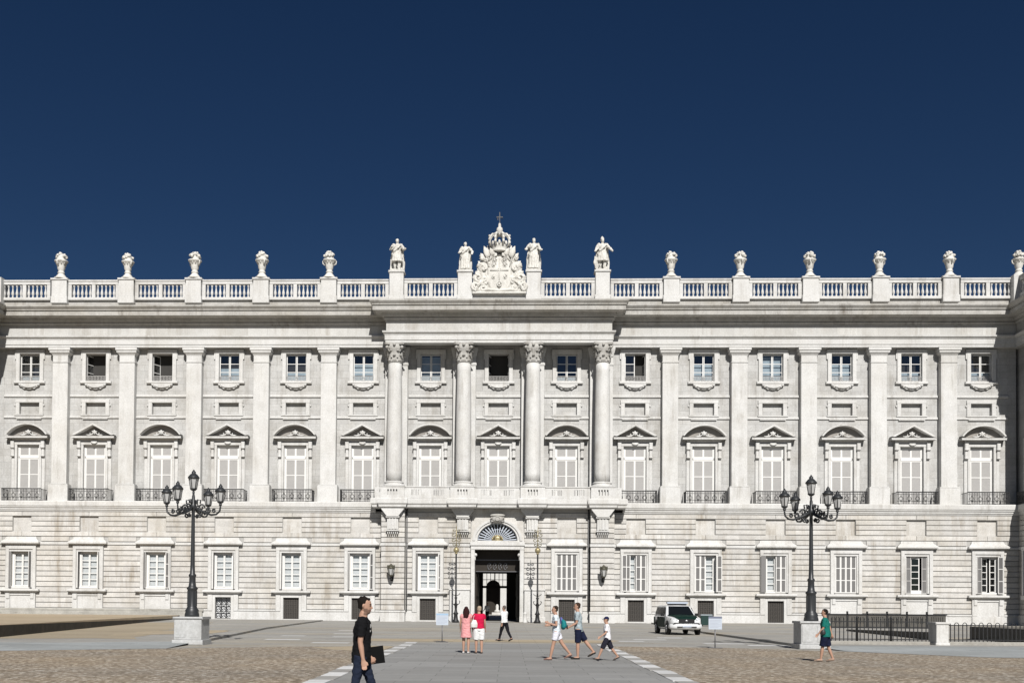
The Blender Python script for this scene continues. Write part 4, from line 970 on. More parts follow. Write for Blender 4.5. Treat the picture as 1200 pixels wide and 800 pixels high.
    loft(m, [J['hip'] - up * .09, J['hip'] - up * .02, J['hip'] + up * .10], [(.15 * b, .115 * b), (.175 * b, .122 * b), (.155 * b, .11 * b)], X, 20)
    if skirt:
        mid = (J['Lk'] + J['Rk']) / 2; loft(m, [J['hip'], lerp(J['hip'], mid, .5), lerp(J['hip'], mid, leg)], [(.18, .14), (.2, .17), (.22, .19)], X, 20)
    else:
        for n_ in 'LR':
            hh = J[n_ + 'h'] + up * .02; pts = [hh]; r_ = [.108 * b]; fl = 1.0 if leg > 1.2 else 1.12
            t1 = min(1, leg)
            for t_ in (.35, .7, 1.0): pts.append(lerp(hh, J[n_ + 'k'], t1 * t_)); r_.append((.100, .092 * slim, .086 if leg < 1.2 else .072)[(.35, .7, 1.0).index(t_)] * fl * b * slim)
            if leg > 1:
                for t_ in (.4, .75, 1.0): pts.append(lerp(J[n_ + 'k'], J[n_ + 'a'], (leg - 1) * t_)); r_.append((.068, .058, .056)[(.4, .75, 1.0).index(t_)])
            loft(m, pts, r_, X, 14)
    link('shorts' if leg < 1.3 and not skirt else ('skirt' if skirt else 'trousers'), remesh(m, vox, 3, k, .010), o)
    k = cloth_mat(*shoes, .7)
    for n_ in 'LR':
        m = MB(); loft(m, [J[n_ + 'heel'] + Vector((0, -.012, .012)), J[n_ + 'a'] + Vector((0, .02, -.045)), lerp(J[n_ + 'a'], J[n_ + 'f'], .65) + Vector((0, 0, -.006)), J[n_ + 'f'] + Vector((0, .025, 0))], [(.036, .035), (.045, .04), (.048, .036), (.036, .022)], X, 12)
        link('shoe', remesh(m, vox, 2, k), o)
    # hair
    kh = cloth_mat(*hair); m = MB(); c = J['head'] + Vector((0, 0, .03)); f = J['hf'].normalized(); r = f.cross(Vector((0, 0, 1))).normalized(); rnd = random.Random(int(h * 1000))
    if hairkind != 'cap':
        loft(m, [Q(0, -.05, -.05), Q(0, -.035, .0), Q(0, -.022, .055), Q(0, -.018, .095), Q(0, -.016, .122), Q(0, -.016, .136)], [(.058, .048), (.076, .066), (.081, .088), (.070, .082), (.046, .056), (.014, .016)], r, 16)
        loft(m, [Q(-.05, .045, .09), Q(0, .058, .102), Q(.05, .045, .09)], [.014, .018, .014], (0, 0, 1), 10)
        for q in range(16): a = rnd.uniform(0, 6.28); e_ = rnd.uniform(.3, 1.3); m.ball(Q(.07 * math.cos(a) * math.cos(e_), -.018 + .085 * math.sin(a) * math.cos(e_), .055 + .075 * math.sin(e_)), rnd.uniform(.012, .02), 6)
        if hairkind == 'long':
            loft(m, [Q(0, -.05, .05), Q(0, -.085, -.05), Q(.01, -.10, -.17), Q(0, -.10, -.30), Q(0, -.09, -.40)], [(.08, .05), (.095, .05), (.11, .045), (.10, .04), (.05, .02)], r, 14)
            for s_ in (-1, 1): loft(m, [Q(s_ * .07, -.02, .04), Q(s_ * .09, -.03, -.08), Q(s_ * .09, -.05, -.2)], [.035, .04, .03], f, 10)
        link('hair', remesh(m, vox, 1, kh), o)
    else:
        loft(m, [Q(0, -.04, -.03), Q(0, -.03, .03), Q(0, -.02, .05)], [(.07, .055), (.077, .075), (.07, .075)], r, 14); link('hair', remesh(m, vox, 1, kh), o)
        m = MB(); loft(m, [Q(0, -.008, .035), Q(0, -.01, .08), Q(0, -.012, .125), Q(0, -.012, .142)], [(.086, .106), (.086, .104), (.06, .07), (.02, .02)], r, 16)
        loft(m, [Q(0, .06, .046), Q(0, .13, .040), Q(0, .165, .03)], [(.075, .014), (.068, .012), (.04, .01)], r, 12); link('cap', remesh(m, vox, 2, cloth_mat('navy_cap', (.015, .018, .06))), o)
    return o, J, Q

FR, FL, FB = rad(-90), rad(90), 0.0            # facing right, left, away
# near man with folder
p1, J, Q = person((-1.17, -80.8, 0), FR + rad(4), 1.81, dict(Lleg=(20, 8), Rleg=(-12, 26), Rfoot=28, Larm=(-6, 4, 34), Rarm=(-4, 5, 14), Lcurl=45, Rcurl=24, lean=2, head=4), 'man in black printed t-shirt and blue jeans carrying a black folder',
    top=('black_tshirt', (.008, .008, .009)), sleeve=.72, bottom=('blue_jeans', (.017, .023, .042)), leg=1.96, hair=('dark_hair', (.012, .009, .007)), untuck=.10, loose=1.04, vox=.008, shoes=('dark_shoe', (.03, .03, .035)), beard=True, slim=.86)
cz = J['chest'].z
MB().box(.03, .075, .126, .132, cz + .02, cz + .075).box(-.08, .13, .127, .133, cz - .035, cz - .008).box(-.03, .03, .125, .131, cz + .03, cz + .05).build('shirt_print', 'louver', p1)
fo = MB().box(-.012, .012, -.12, .12, -.13, .13); w_ = p1.matrix_basis
fq = fo.build('folder', cloth_mat('black_folder', (.006, .006, .006)), None); fq.rotation_euler = (rad(8), 0, FR + rad(4)); tag(fq, 'black folder held in the hand of the man in black', 'folder')
hw_ = Matrix.Rotation(FR + rad(4), 4, 'Z') @ (J['Lw'] * (1.81 / 1.75)); fq.location = Vector((-1.17, -80.8, 0)) + Vector((hw_.x + .09, hw_.y + .04, hw_.z + .02))
# couple seen from behind
person((-.46, -60.2, 0), FB + rad(-8), 1.60, dict(Lleg=(4, 6), Rleg=(-3, 4), Larm=(5, 8, 20), Rarm=(6, 6, 15), lean=1), 'woman in pink dress with long dark hair, seen from behind',
    top=('pink_cotton', (.72, .33, .33)), sleeve=.3, bottom=('pink_cotton', (.72, .33, .33)), leg=.75, skirt=True, hair=('dark_auburn_hair', (.035, .012, .012)), hairkind='long', shoes=('white_shoe', (.62, .60, .58)))
p2, J, Q = person((-.01, -60.3, 0), FB + rad(6), 1.62, dict(Lleg=(3, 4), Rleg=(-3, 4), Larm=(10, 6, 60), Rarm=(4, 8, 20), lean=1, headturn=25), 'person in crimson top and white shorts with white shoulder bag',
    top=('crimson_top', (.55, .012, .06)), sleeve=.45, bottom=('white_cotton', (.75, .75, .74)), leg=.95, hair=('grey_blond_hair', (.42, .33, .24)), skin='skin', bulk=1.12, shoes=('tan_shoe', (.14, .10, .08)))
bag = MB(); loft(bag, [(-.19, -.13, .98), (-.19, -.14, 1.12), (-.18, -.12, 1.26)], [(.12, .05), (.13, .06), (.07, .03)], (1, 0, 0), 12); bag.tube([(-.25, -.13, 1.2), (-.2, -.1, 1.4), (-.12, 0, 1.47), (-.12, .1, 1.4)], .012, 6)
link('shoulder_bag', remesh(bag, .012, 2, cloth_mat('white_canvas', (.72, .71, .68))), p2)
person((.85, -48.8, 0), FL + rad(-38), 1.63, dict(Lleg=(20, 4), Rleg=(-18, 14), Rfoot=22, Larm=(-12, 8, 14), Rarm=(14, 8, 28), lean=3), 'man in white shirt and black trousers striding past the gate',
    top=('white_shirt', (.76, .76, .76)), sleeve=1.85, bottom=('black_trousers', (.012, .012, .016)), leg=1.96, hair=('grey_hair', (.12, .10, .09)), shoes=('black_shoe', (.012, .012, .012)))
# family walking left
p3, J, Q = person((2.5, -64.0, 0), FL, 1.68, dict(Lleg=(16, 4), Rleg=(-28, 10), Rfoot=25, Larm=(-4, 10, 112), Rarm=(-10, 10, 100), Lin=.3, Rin=.3, lean=4), 'short-haired woman in white top and white shorts with a teal bag',
    top=('pale_blue_top', (.66, .72, .76)), sleeve=.5, bottom=('white_shorts', (.72, .72, .78)), leg=.62, hair=('dark_brown_hair', (.03, .02, .014)), shoes=('sandal', (.20, .12, .10)))
bk = MB(); loft(bk, [(.0, -.2, 1.02), (.03, -.24, 1.1), (.03, -.23, 1.22), (.0, -.18, 1.3)], [(.12, .06), (.15, .10), (.14, .085), (.08, .04)], (1, 0, 0), 14)
link('bag', remesh(bk, .012, 2, cloth_mat('teal_nylon', (.015, .20, .21), .6)), p3)
bk = MB(); loft(bk, [(.10, -.14, 1.18), (.08, -.17, 1.3), (.06, -.14, 1.38)], [(.08, .04), (.09, .05), (.05, .03)], (1, 0, 0), 12); link('bag_flap', remesh(bk, .012, 2, cloth_mat('purple_nylon', (.12, .13, .35), .6)), p3)
p4, J, Q = person((3.22, -63.4, 0), FL + rad(-6), 1.76, dict(Lleg=(2, 2), Rleg=(-32, 6), Rfoot=30, Larm=(6, 6, 56), Rarm=(-10, 8, 20), lean=3, Lcurl=50), 'man in grey t-shirt and navy shorts holding a small camera',
    top=('grey_tshirt', (.36, .42, .44)), sleeve=.72, bottom=('navy_shorts', (.012, .016, .04)), leg=.92, hair=('brown_hair', (.05, .03, .02)), shoes=('dark_trainer', (.04, .035, .03)), untuck=.08)
MB().box(-.05, .05, -.03, .03, -.035, .035, 0, .008).lathe([(.026, .03), (.026, .075)], (0, 0), 10).build('camera_in_hand', 'iron', p4, J['Lw'] + Vector((0, .07, -.02)))
person((4.05, -64.2, 0), FL + rad(3), 1.37, dict(Lleg=(30, 8), Rleg=(-26, 12), Rfoot=28, Larm=(14, 8, 40), Rarm=(-16, 8, 25), lean=3), 'boy in navy cap, white t-shirt and long dark shorts',
    top=('white_tshirt', (.78, .77, .79)), sleeve=.75, bottom=('black_shorts', (.02, .02, .03)), leg=1.05, hairkind='cap', shoes=('grey_sandal', (.07, .06, .055)), untuck=.06, loose=1.08)
p5, J, Q = person((10.88, -63.6, 0), FL + rad(-20), 1.62, dict(Lleg=(12, 4), Rleg=(-12, 8), Rfoot=10, Larm=(8, 6, 30), Rarm=(-28, 6, 12), lean=2), 'man in green t-shirt and navy shorts walking past the lamp pedestal',
    top=('green_tshirt', (.012, .15, .125)), sleeve=.85, bottom=('dark_navy_shorts', (.01, .013, .035)), leg=.95, hair=('black_hair', (.014, .01, .008)), shoes=('pale_shoe', (.30, .22, .17)), untuck=.1, loose=1.1, bulk=1.15)
bk = MB(); loft(bk, [(-.22, .06, .92), (-.22, .08, 1.0), (-.21, .07, 1.08)], [(.06, .09), (.06, .1), (.05, .08)], (1, 0, 0), 10); bk.tube([(-.2, .1, 1.06), (-.06, .15, 1.25), (.1, .09, 1.42)], .012, 5)
link('waist_bag', remesh(bk, .012, 1, 'iron'), p5)
person((-1.05, 6.0, 0), FB + rad(160), 1.76, dict(Lleg=(4, 4), Rleg=(-3, 4), Larm=(4, 10, 20), Rarm=(10, 8, 50), lean=1), 'person in white shirt and black trousers standing inside the gate passage',
    top=('white_shirt', (.76, .76, .76)), sleeve=1.8, bottom=('black_trousers', (.012, .012, .016)), leg=1.96, hair=('grey_hair', (.12, .10, .09)), shoes=('black_shoe', (.012, .012, .012)), vox=.014)

# ------------------------------------------------------------------ statues on the parapet
def statue(x, hgt, P, label, kind):
    J = skeleton(P); m = MB(); X = Vector((1, 0, 0)); up = (J['neck'] - J['hip']).normalized()
    loft(m, [J['hip'], J['waist'], J['chest'], J['chest'] + up * .1, J['neck'] - up * .02], [(.17, .12), (.16, .12), (.19, .14), (.18, .12), (.08, .07)], X, 18)
    loft(m, [J['neck'] - up * .05, J['head'] - up * .04], [.07, .06], X, 10)
    Q = head_geo(m, J['head'] + Vector((0, 0, .03)), J['hf'].normalized())
    loft(m, [Q(0, -.03, -.05), Q(0, -.025, .04), Q(0, -.015, .12)], [(.08, .06), (.088, .09), (.04, .05)], X, 12)
    for n_, s_ in (('L', -1), ('R', 1)):
        loft(m, [J['neck'] - up * .07, J[n_ + 's'], lerp(J[n_ + 's'], J[n_ + 'e'], .5), J[n_ + 'e'], J[n_ + 'w'], J[n_ + 'w'] + (J[n_ + 'w'] - J[n_ + 'e']) * .35], [.07, .09, .075, .06, .045, .035], (0, 1, 0), 12)
        loft(m, [J[n_ + 'h'], lerp(J[n_ + 'h'], J[n_ + 'k'], .5), J[n_ + 'k'], lerp(J[n_ + 'k'], J[n_ + 'a'], .3), J[n_ + 'a'], J[n_ + 'f']], [.12, .10, .07, .072, .05, .04], X, 12)
    # tunic skirt with folds
    hem = .12 if kind == 'robe' else .52
    for k in range(11):
        a = math.pi * 2 * k / 11 + .2; x1, y1 = math.cos(a), math.sin(a)
        loft(m, [(J['waist'].x + .12 * x1, J['waist'].y + .09 * y1, J['waist'].z), (.17 * x1, .14 * y1, .85), (.22 * x1, .18 * y1, hem)], [.05, .065, .06 + .02 * (k % 2)], X, 8)
    # cloak falling behind and over one shoulder
    for k in range(6):
        x1 = -.24 + .096 * k; loft(m, [(x1 * .7, -.10, 1.46), (x1, -.17, 1.1), (x1 * 1.15, -.2, .6), (x1 * 1.2, -.19, .04)], [.05, .06, .065, .06], X, 8)
    loft(m, [(-.17, .06, 1.46), (-.04, .16, 1.25), (.12, .15, 1.08), (.2, .05, .95), (.22, -.08, .8)], [.05, .055, .055, .055, .05], X, 8)
    m.box(-.3, .3, -.26, .26, 0, .06)
    if kind == 'shield':
        for k in range(1): loft(m, [(.27, .1, .1), (.29, .12, .4), (.27, .1, .72)], [(.1, .03), (.2, .04), (.16, .03)], (.6, .8, 0), 14)
    if kind == 'staff' : loft(m, [(-.3, .12, .05), (-.28, .12, .9)], [.03, .025], X, 8)
    if P.get('helm'): loft(m, [Q(0, -.02, .05), Q(0, -.02, .12), Q(0, -.03, .19), Q(0, -.05, .24)], [(.095, .11), (.085, .1), (.03, .07), (.02, .04)], X, 10)
    o = link('statue', remesh(m, .017, 1, 'statue', .03, (15, 3.2)), None, (x, YBAL - .2, 32.72), math.pi); top_z = max(v.co.z for v in o.data.vertices); o.scale = (hgt / top_z * 1.16, hgt / top_z * 1.1, hgt / top_z)
    return tag(o, label, 'statue')
statue(-9.6, 3.12, dict(Lleg=(6, 8), Rleg=(-2, 2), Larm=(10, 28, 70), Rarm=(12, 22, 95), Rin=.5, lean=0), 'stone statue with forearm drawn across its chest on the roof parapet', 'staff')
statue(-3.2, 2.78, dict(Lleg=(10, 14), Rleg=(-2, 2), Larm=(-8, 40, 50), Rarm=(5, 18, 60), Lin=.5, lean=0, headturn=15), 'slighter robed stone statue with a hand on its hip, beside the crest', 'robe')
statue(3.2, 3.1, dict(Lleg=(4, 6), Rleg=(8, 14), Larm=(8, 22, 60), Rarm=(-4, 36, 70), Rin=.4, lean=2, headturn=-10), 'cloaked stone statue with elbow out, beside the crest', 'robe')
statue(9.6, 3.3, dict(Lleg=(6, 10), Rleg=(-3, 4), Larm=(22, 34, 20), Rarm=(6, 20, 50), lean=0, helm=True, headturn=20), 'helmeted stone statue resting an arm on its shield', 'shield')

# urns
um = MB().lathe([(.64, 0), (.64, .08), (.52, .14), (.36, .36), (.27, .46), (.26, .52), (.33, .56), (.31, .64), (.24, .7), (.27, .8), (.34, .95), (.37, 1.2), (.40, 1.4), (.5, 1.5), (.61, 1.6), (.61, 1.68), (.42, 1.74), (.38, 1.9)], (0, 0), 20)
rn = random.Random(3)
for k in range(46):
    a = rn.uniform(0, 6.28); e_ = math.asin(rn.uniform(0, 1)); q = rn.uniform(.8, 1.08); um.ball((.46 * q * math.cos(e_) * math.cos(a), .46 * q * math.cos(e_) * math.sin(a), 1.95 + .44 * q * math.sin(e_)), rn.uniform(.07, .15), 6)
um.ball((0, 0, 1.98), (.4, .4, .36), 10)
for k in range(10):
    a = k * .628; um.tube([(.4 * math.cos(a), .4 * math.sin(a), 1.3), (.47 * math.cos(a), .47 * math.sin(a), 1.5), (.44 * math.cos(a), .44 * math.sin(a), 1.62)], .045, 5)
for s_ in (-1, 1): um.tube([(s_ * .4, 0, 1.2), (s_ * .6, 0, 1.35), (s_ * .62, 0, 1.55), (s_ * .5, 0, 1.66)], .06, 6)
um = um.mesh('roof_urn', 'statue')
ordn = ['first', 'second', 'third', 'fourth', 'fifth']
for s_, sidename in ((-1, 'sandy terrace'), (1, 'police car')):
    for k in range(5):
        o = link('roof_urn', um, None, (s_ * (2.5 + k) * BAY, YBAL, 32.14), rn.uniform(0, 6)); q = rn.uniform(.97, 1.05); o.scale = (q * .98, q * .98, q)
        tag(o, 'stone roof urn, %s from the statues on the %s side' % (ordn[k], sidename), 'urn', 'urns along the roof balustrade')
for s_ in (1,):
    o = link('roof_urn', um, None, (XR + .2, YBAL - .02, 32.14)); o.scale = (.98,) * 3; tag(o, 'stone flower urn on the corner pavilion pedestal where the balustrade turns', 'urn', 'urns along the roof balustrade')

# ------------------------------------------------------------------ royal crest over the centre
cr_ = tag(empty('coat_of_arms', (0, YBAL - .35, 30.45)), 'carved stone coat of arms with crown between the two middle statues', 'coat of arms')
m = MB()
shp = [(-.95, .35), (0, .08), (.95, .35), (1.2, .9), (1.22, 1.8), (1.25, 2.9), (1.15, 3.45), (.6, 3.55), (0, 3.7), (-.6, 3.55), (-1.15, 3.45), (-1.25, 2.9), (-1.22, 1.8), (-1.2, .9)]
nn = len(shp); c0 = (0, 1.9)
vs = [(x, .25, z) for x, z in shp] + [(x, -.2, z) for x, z in shp] + [(x * .82, -.42, c0[1] + (z - c0[1]) * .84) for x, z in shp] + [(0, -.62, 1.9)]
m.add(vs, [(k, (k + 1) % nn, nn + (k + 1) % nn, nn + k)[::-1] for k in range(nn)] + [(nn + k, nn + (k + 1) % nn, 2 * nn + (k + 1) % nn, 2 * nn + k)[::-1] for k in range(nn)] + [(2 * nn + k, 2 * nn + (k + 1) % nn, 3 * nn)[::-1] for k in range(nn)])
m.tube([(x, -.24, z) for x, z in shp + shp[:1]], .12, 6)
m.build('shield', 'statue', cr_)
m = MB()
for q, (x, z) in enumerate([(-.5, 2.7), (.5, 2.7), (-.5, 1.6), (.5, 1.6), (0, 2.15), (0, .9), (-.45, 3.1), (.45, 3.1)]):
    m.tube([(x + .2 * math.cos(a), -.56 + .1 * abs(x), z + .24 * math.sin(a)) for a in [j * .75 for j in range(9)]], .05, 5); m.ball((x, -.56, z), (.12, .09, .15), 8)
m.tube([(-.85, -.5, 2.2), (0, -.64, 2.15), (.85, -.5, 2.2)], .045, 5); m.tube([(0, -.5, .5), (0, -.64, 1.9), (0, -.5, 3.4)], .045, 5)
m.build('shield_charges', 'statue', cr_)
m = MB().lathe([(.66, 3.95), (.72, 3.95), (.74, 4.05), (.70, 4.12), (.80, 4.4), (.84, 4.46), (.80, 4.5), (.70, 4.46)], (0, -.1), 24)
for k in range(8):
    a = 2 * math.pi * (k + .5) / 8; ca, sa = math.cos(a), math.sin(a)
    m.tube([(.84 * ca, -.1 + .84 * sa, 4.45), (.97 * ca, -.1 + .97 * sa, 4.85), (.96 * ca, -.1 + .96 * sa, 5.3), (.7 * ca, -.1 + .7 * sa, 5.62), (.3 * ca, -.1 + .3 * sa, 5.66), (0, -.1, 5.58)], [.1, .11, .11, .1, .09, .08], 6)
    for t_, r_ in ((4.75, .13), (5.1, .14), (5.4, .12)): m.ball((1.0 * ca, -.1 + 1.0 * sa, t_), r_, 6)
    a2 = 2 * math.pi * k / 8; m.ball((.86 * math.cos(a2), -.1 + .86 * math.sin(a2), 4.68), (.13, .13, .22), 6)
m.ball((0, -.1, 4.45), (.6, .6, .5), 12)
m.lathe([(.2, 5.5), (.34, 5.6), (.2, 5.72), (.26, 5.85), (.3, 6.05), (.26, 6.25), (.12, 6.36), (.14, 6.5), (.1, 6.66), (.02, 6.76)], (0, -.1), 14)
cw_ = m.build('crown', 'statue', cr_)
MB().box(-.04, .04, -.14, -.06, 6.7, 7.75).box(-.3, .3, -.13, -.07, 7.25, 7.33).box(-.2, -.14, -.13, -.07, 7.0, 7.2).tube([(-.28, -.1, 7.1), (-.1, -.1, 7.28), (0, -.1, 7.5)], .03, 5).tube([(.28, -.1, 7.1), (.1, -.1, 7.28), (0, -.1, 7.5)], .03, 5).build('cross', 'iron2', cw_)
for s_ in (-1, 1):
    for k, (x0, z0, x1, z1, w_) in enumerate([(.95, 2.5, 1.42, 4.35, .36), (.8, 2.8, 1.12, 4.6, .26), (1.05, 2.3, 1.72, 3.75, .4), (.6, 3.0, .86, 4.2, .3), (1.15, 2.0, 1.95, 3.1, .38)]):
        m = MB(); yo = (-.45, .15, -.3, -.5, -.1, .25)[k]; m.tube([(s_ * x0, yo, z0), (s_ * x1, yo, z1)], .05, 6)
        dx, dz = x1 - x0, z1 - z0; l = math.hypot(dx, dz); dx /= l; dz /= l
        p_ = lambda t_, o_: (s_ * (x0 + dx * t_ * l - dz * o_), yo, z0 + dz * t_ * l + dx * o_)
        loft(m, [p_(.45, .0), p_(.62, w_ * .5), p_(.8, w_ * .25), p_(1.06, 0)], [(.08, .05), (w_, .07), (w_ * .8, .06), (.02, .02)], (s_ * -dz, 0, dx), 8)
        loft(m, [p_(.3, .1), p_(.45, w_ + .1), p_(.62, w_ + .18)], [(.08, .05), (.15, .08), (.06, .04)], (s_ * -dz, 0, dx), 8)
        m.build('banner', 'statue', cr_)
    for k, (cx, cz_, r, tu) in enumerate([(1.55, 2.5, .42, 1.6), (1.95, 1.55, .5, 1.5), (1.35, 1.35, .36, 1.4), (2.2, .75, .42, 1.5), (1.5, .55, .44, 1.6)]):
        pts = [(s_ * (cx + r * (1 - t_ / 22) * math.cos(t_ * tu * .42 + k)), -.25 - .01 * t_, cz_ + r * (1 - t_ / 22) * math.sin(t_ * tu * .42 + k)) for t_ in range(18)]
        MB().tube(pts, [.21 - .006 * t_ for t_ in range(18)], 7).build('scroll', 'statue', cr_)
    m = MB(); loft(m, [(s_ * 1.5, 0, .1), (s_ * 1.75, -.1, 1.0), (s_ * 1.6, -.12, 1.8), (s_ * 1.75, -.2, 2.5), (s_ * 1.9, -.25, 2.9)], [(.75, .34), (.6, .34), (.46, .3), (.36, .26), (.14, .12)], (1, 0, 0), 12)
    loft(m, [(s_ * 1.7, -.3, 2.45), (s_ * 1.45, -.5, 2.2), (s_ * 1.2, -.5, 2.3)], [.13, .11, .07], (0, 0, 1), 8); loft(m, [(s_ * 1.9, -.1, 2.2), (s_ * 2.35, -.2, 1.6), (s_ * 2.3, -.2, .9), (s_ * 2.55, -.25, .3)], [.16, .17, .15, .1], (0, 1, 0), 8)
    loft(m, [(s_ * 1.3, -.35, 1.3), (s_ * 1.9, -.5, .9), (s_ * 2.3, -.5, .25)], [.14, .18, .12], (0, 1, 0), 8); m.ball((s_ * 1.78, -.28, 2.8), (.24, .22, .26), 10)
    for q in range(12): m.ball((s_ * rn.uniform(.95, 1.75), rn.uniform(-.5, .1), rn.uniform(2.5, 3.7)), rn.uniform(.1, .24), 6)
    for q in range(14): m.ball((s_ * rn.uniform(1.2, 2.4), -.3 + rn.uniform(-.15, .05), rn.uniform(.15, 2.2)), rn.uniform(.08, .2), 6)
    link('supporter', remesh(m, .035, 1, 'statue', .07, (4, 4)), cr_)
m = MB(); m.box(-2.5, 2.5, -.55, .3, 0, .22, 0, .05); loft(m, [(-2.2, -.3, .3), (-1, -.4, .42), (0, -.42, .3), (1, -.4, .42), (2.2, -.3, .3)], [.12, .17, .14, .17, .12], (0, 0, 1), 8)
m.build('crest_base', 'statue', cr_)

# ------------------------------------------------------------------ street lamps
def lantern(m, c, s_=1.0):
    x, y, z = c
    def hexr(r, zz): return [(x + r * math.cos(math.pi / 3 * k + .3), y + r * math.sin(math.pi / 3 * k + .3), zz) for k in range(6)]
    R0, R1 = .115 * s_, .175 * s_; zb, zt = z, z + .36 * s_
    a, b = hexr(R0, zb), hexr(R1, zt)
    m.add(a + b, [(k, (k + 1) % 6, 6 + (k + 1) % 6, 6 + k) for k in range(6)] + [tuple(range(5, -1, -1))], 1)
    for k in range(6): m.tube([a[k], b[k]], .016, 4)
    m.lathe([(.07 * s_, zb - .09 * s_), (.135 * s_, zb - .03 * s_), (.135 * s_, zb)], (x, y), 6, 0, False)
    m.lathe([(.19 * s_, zt), (.225 * s_, zt + .03), (.21 * s_, zt + .07), (.13 * s_, zt + .16 * s_), (.075 * s_, zt + .2 * s_), (.08 * s_, zt + .26 * s_), (.05 * s_, zt + .28 * s_), (.02, zt + .34 * s_)], (x, y), 12)
def street_lamp(loc, label, flip):
    L = tag(empty('street_lamp', loc), label, 'street lamp', 'candelabra lamps on the plaza')
    m = MB().box(-.62, .62, -.62, .62, .0, .2, 0, .03).box(-.55, .55, -.55, .55, .2, 1.02, 0, .02).box(-.6, .6, -.6, .6, 1.02, 1.12, 0, .04)
    for s_ in (-1, 1): m.box(s_ * .3 - .2, s_ * .3 + .2, -.565, -.55, .3, .92)
    m.build('pedestal', 'pedst', L)
    m = MB().lathe([(.29, 1.12), (.29, 1.2), (.26, 1.3), (.27, 1.38), (.22, 1.45), (.19, 1.52), (.185, 2.1), (.19, 2.2), (.22, 2.24), (.22, 2.28), (.15, 2.34), (.13, 2.5), (.125, 2.7), (.15, 2.76), (.15, 2.8), (.10, 2.86), (.088, 3.2), (.07, 5.0), (.066, 5.35), (.09, 5.4), (.12, 5.5), (.12, 5.62), (.07, 5.7), (.06, 5.95), (.04, 6.05), (.05, 6.12), (.03, 6.2)], (0, 0), 16)
    for k in range(12): a = k * math.pi / 6; m.box(.185 * math.cos(a) - .012, .185 * math.cos(a) + .012, .185 * math.sin(a) - .012, .185 * math.sin(a) + .012, 1.55, 2.15)
    m.build('post', 'iron2', L)
    m = MB(); lantern(m, (0, 0, 6.28), 1.08); m.build('lantern', ['iron2', 'lampglass'], L)
    for k in range(4):
        a = rad((105.5 if flip else 77.5) + 90 * k); ca, sa = math.cos(a), math.sin(a)
        pt = lambda r, z: (r * ca, r * sa, z)
        m = MB(); m.tube([pt(.08, 5.5), pt(.3, 5.38), pt(.55, 5.28), pt(.8, 5.2), pt(1.02, 5.22), pt(1.17, 5.34), pt(1.2, 5.5), pt(1.2, 5.6)], [.06, .055, .05, .045, .04, .036, .034, .036], 6)
        for r0, z0, R_, ph in ((.36, 5.5, .15, 0), (.68, 5.38, .12, 2), (.92, 5.36, .09, 1), (.3, 5.2, .1, 3)):
            m.tube([pt(r0 + R_ * (1 - t_ / 16) * math.cos(t_ * .6 + ph), z0 + R_ * (1 - t_ / 16) * math.sin(t_ * .6 + ph)) for t_ in range(13)], .034, 5)
        m.tube([pt(.07, 5.62), pt(.2, 5.82), pt(.32, 5.8), pt(.3, 5.66)], .034, 5)
        m.lathe([(.05, 5.56), (.07, 5.6), (.04, 5.66)], (1.2 * ca, 1.2 * sa), 8); m.build('arm', 'iron2', L)
        m = MB(); lantern(m, (1.2 * ca, 1.2 * sa, 5.74), 1.0); m.build('lantern', ['iron2', 'lampglass'], L)
    return L
street_lamp((-11.71, -55.0, 0), 'five-lantern black street lamp on a pale pedestal by the sandy terrace', False)
street_lamp((13.25, -54.0, 0), 'five-lantern black street lamp on a pedestal behind the man in green', True)

# gilt-topped standards flanking the gate
for s_, lab in ((-1, 'tall black standard with gilt scrolled top beside the gate, on the information sign side'), (1, 'tall black standard with gilt scrolled top beside the gate, next to the white bollard')):
    L = tag(empty('gate_standard', (s_ * 3.62, -4.9, 0)), lab, 'lamp standard', 'standards flanking the gate')
    m = MB().lathe([(.3, 0), (.3, .15), (.2, .3), (.16, .7), (.24, .8), (.14, .95), (.1, 1.2), (.13, 1.5), (.22, 1.62), (.1, 1.72), (.085, 2.1), (.14, 2.2), (.08, 2.3), (.07, 6.1)], (0, 0), 12)
    for k in range(4):
        a = k * math.pi / 2; ca, sa = math.cos(a), math.sin(a)
        m.tube([(.1 * ca, .1 * sa, 1.55), (.3 * ca, .3 * sa, 1.7), (.36 * ca, .36 * sa, 1.9), (.26 * ca, .26 * sa, 1.95)], .035, 5); m.tube([(.08 * ca, .08 * sa, 2.4), (.3 * ca, .3 * sa, 2.5), (.34 * ca, .34 * sa, 2.62)], .03, 5)
    m.build('post', 'iron', L)
    m = MB().ball((0, 0, 6.45), .26, 12).lathe([(.1, 6.1), (.16, 6.16), (.08, 6.22)], (0, 0), 10).tube([(0, 0, 6.6), (0, 0, 8.6)], [.05, .02], 6)
    m.build('gilt_globe', 'gilt', L)
    m = MB()
    for k, (z0, R_) in enumerate(((6.95, .16), (7.35, .2), (7.8, .2), (8.2, .14))):
        for q in (-1, 1): m.tube([(q * (.05 + R_ * (1 - t_ / 15) * math.cos(t_ * .55 + 3)) + q * R_, -.03, z0 + R_ * (1 - t_ / 15) * math.sin(t_ * .55 + 3)) for t_ in range(12)], .036, 5)
    m.build('gilt_scrolls', 'gilt2', L)
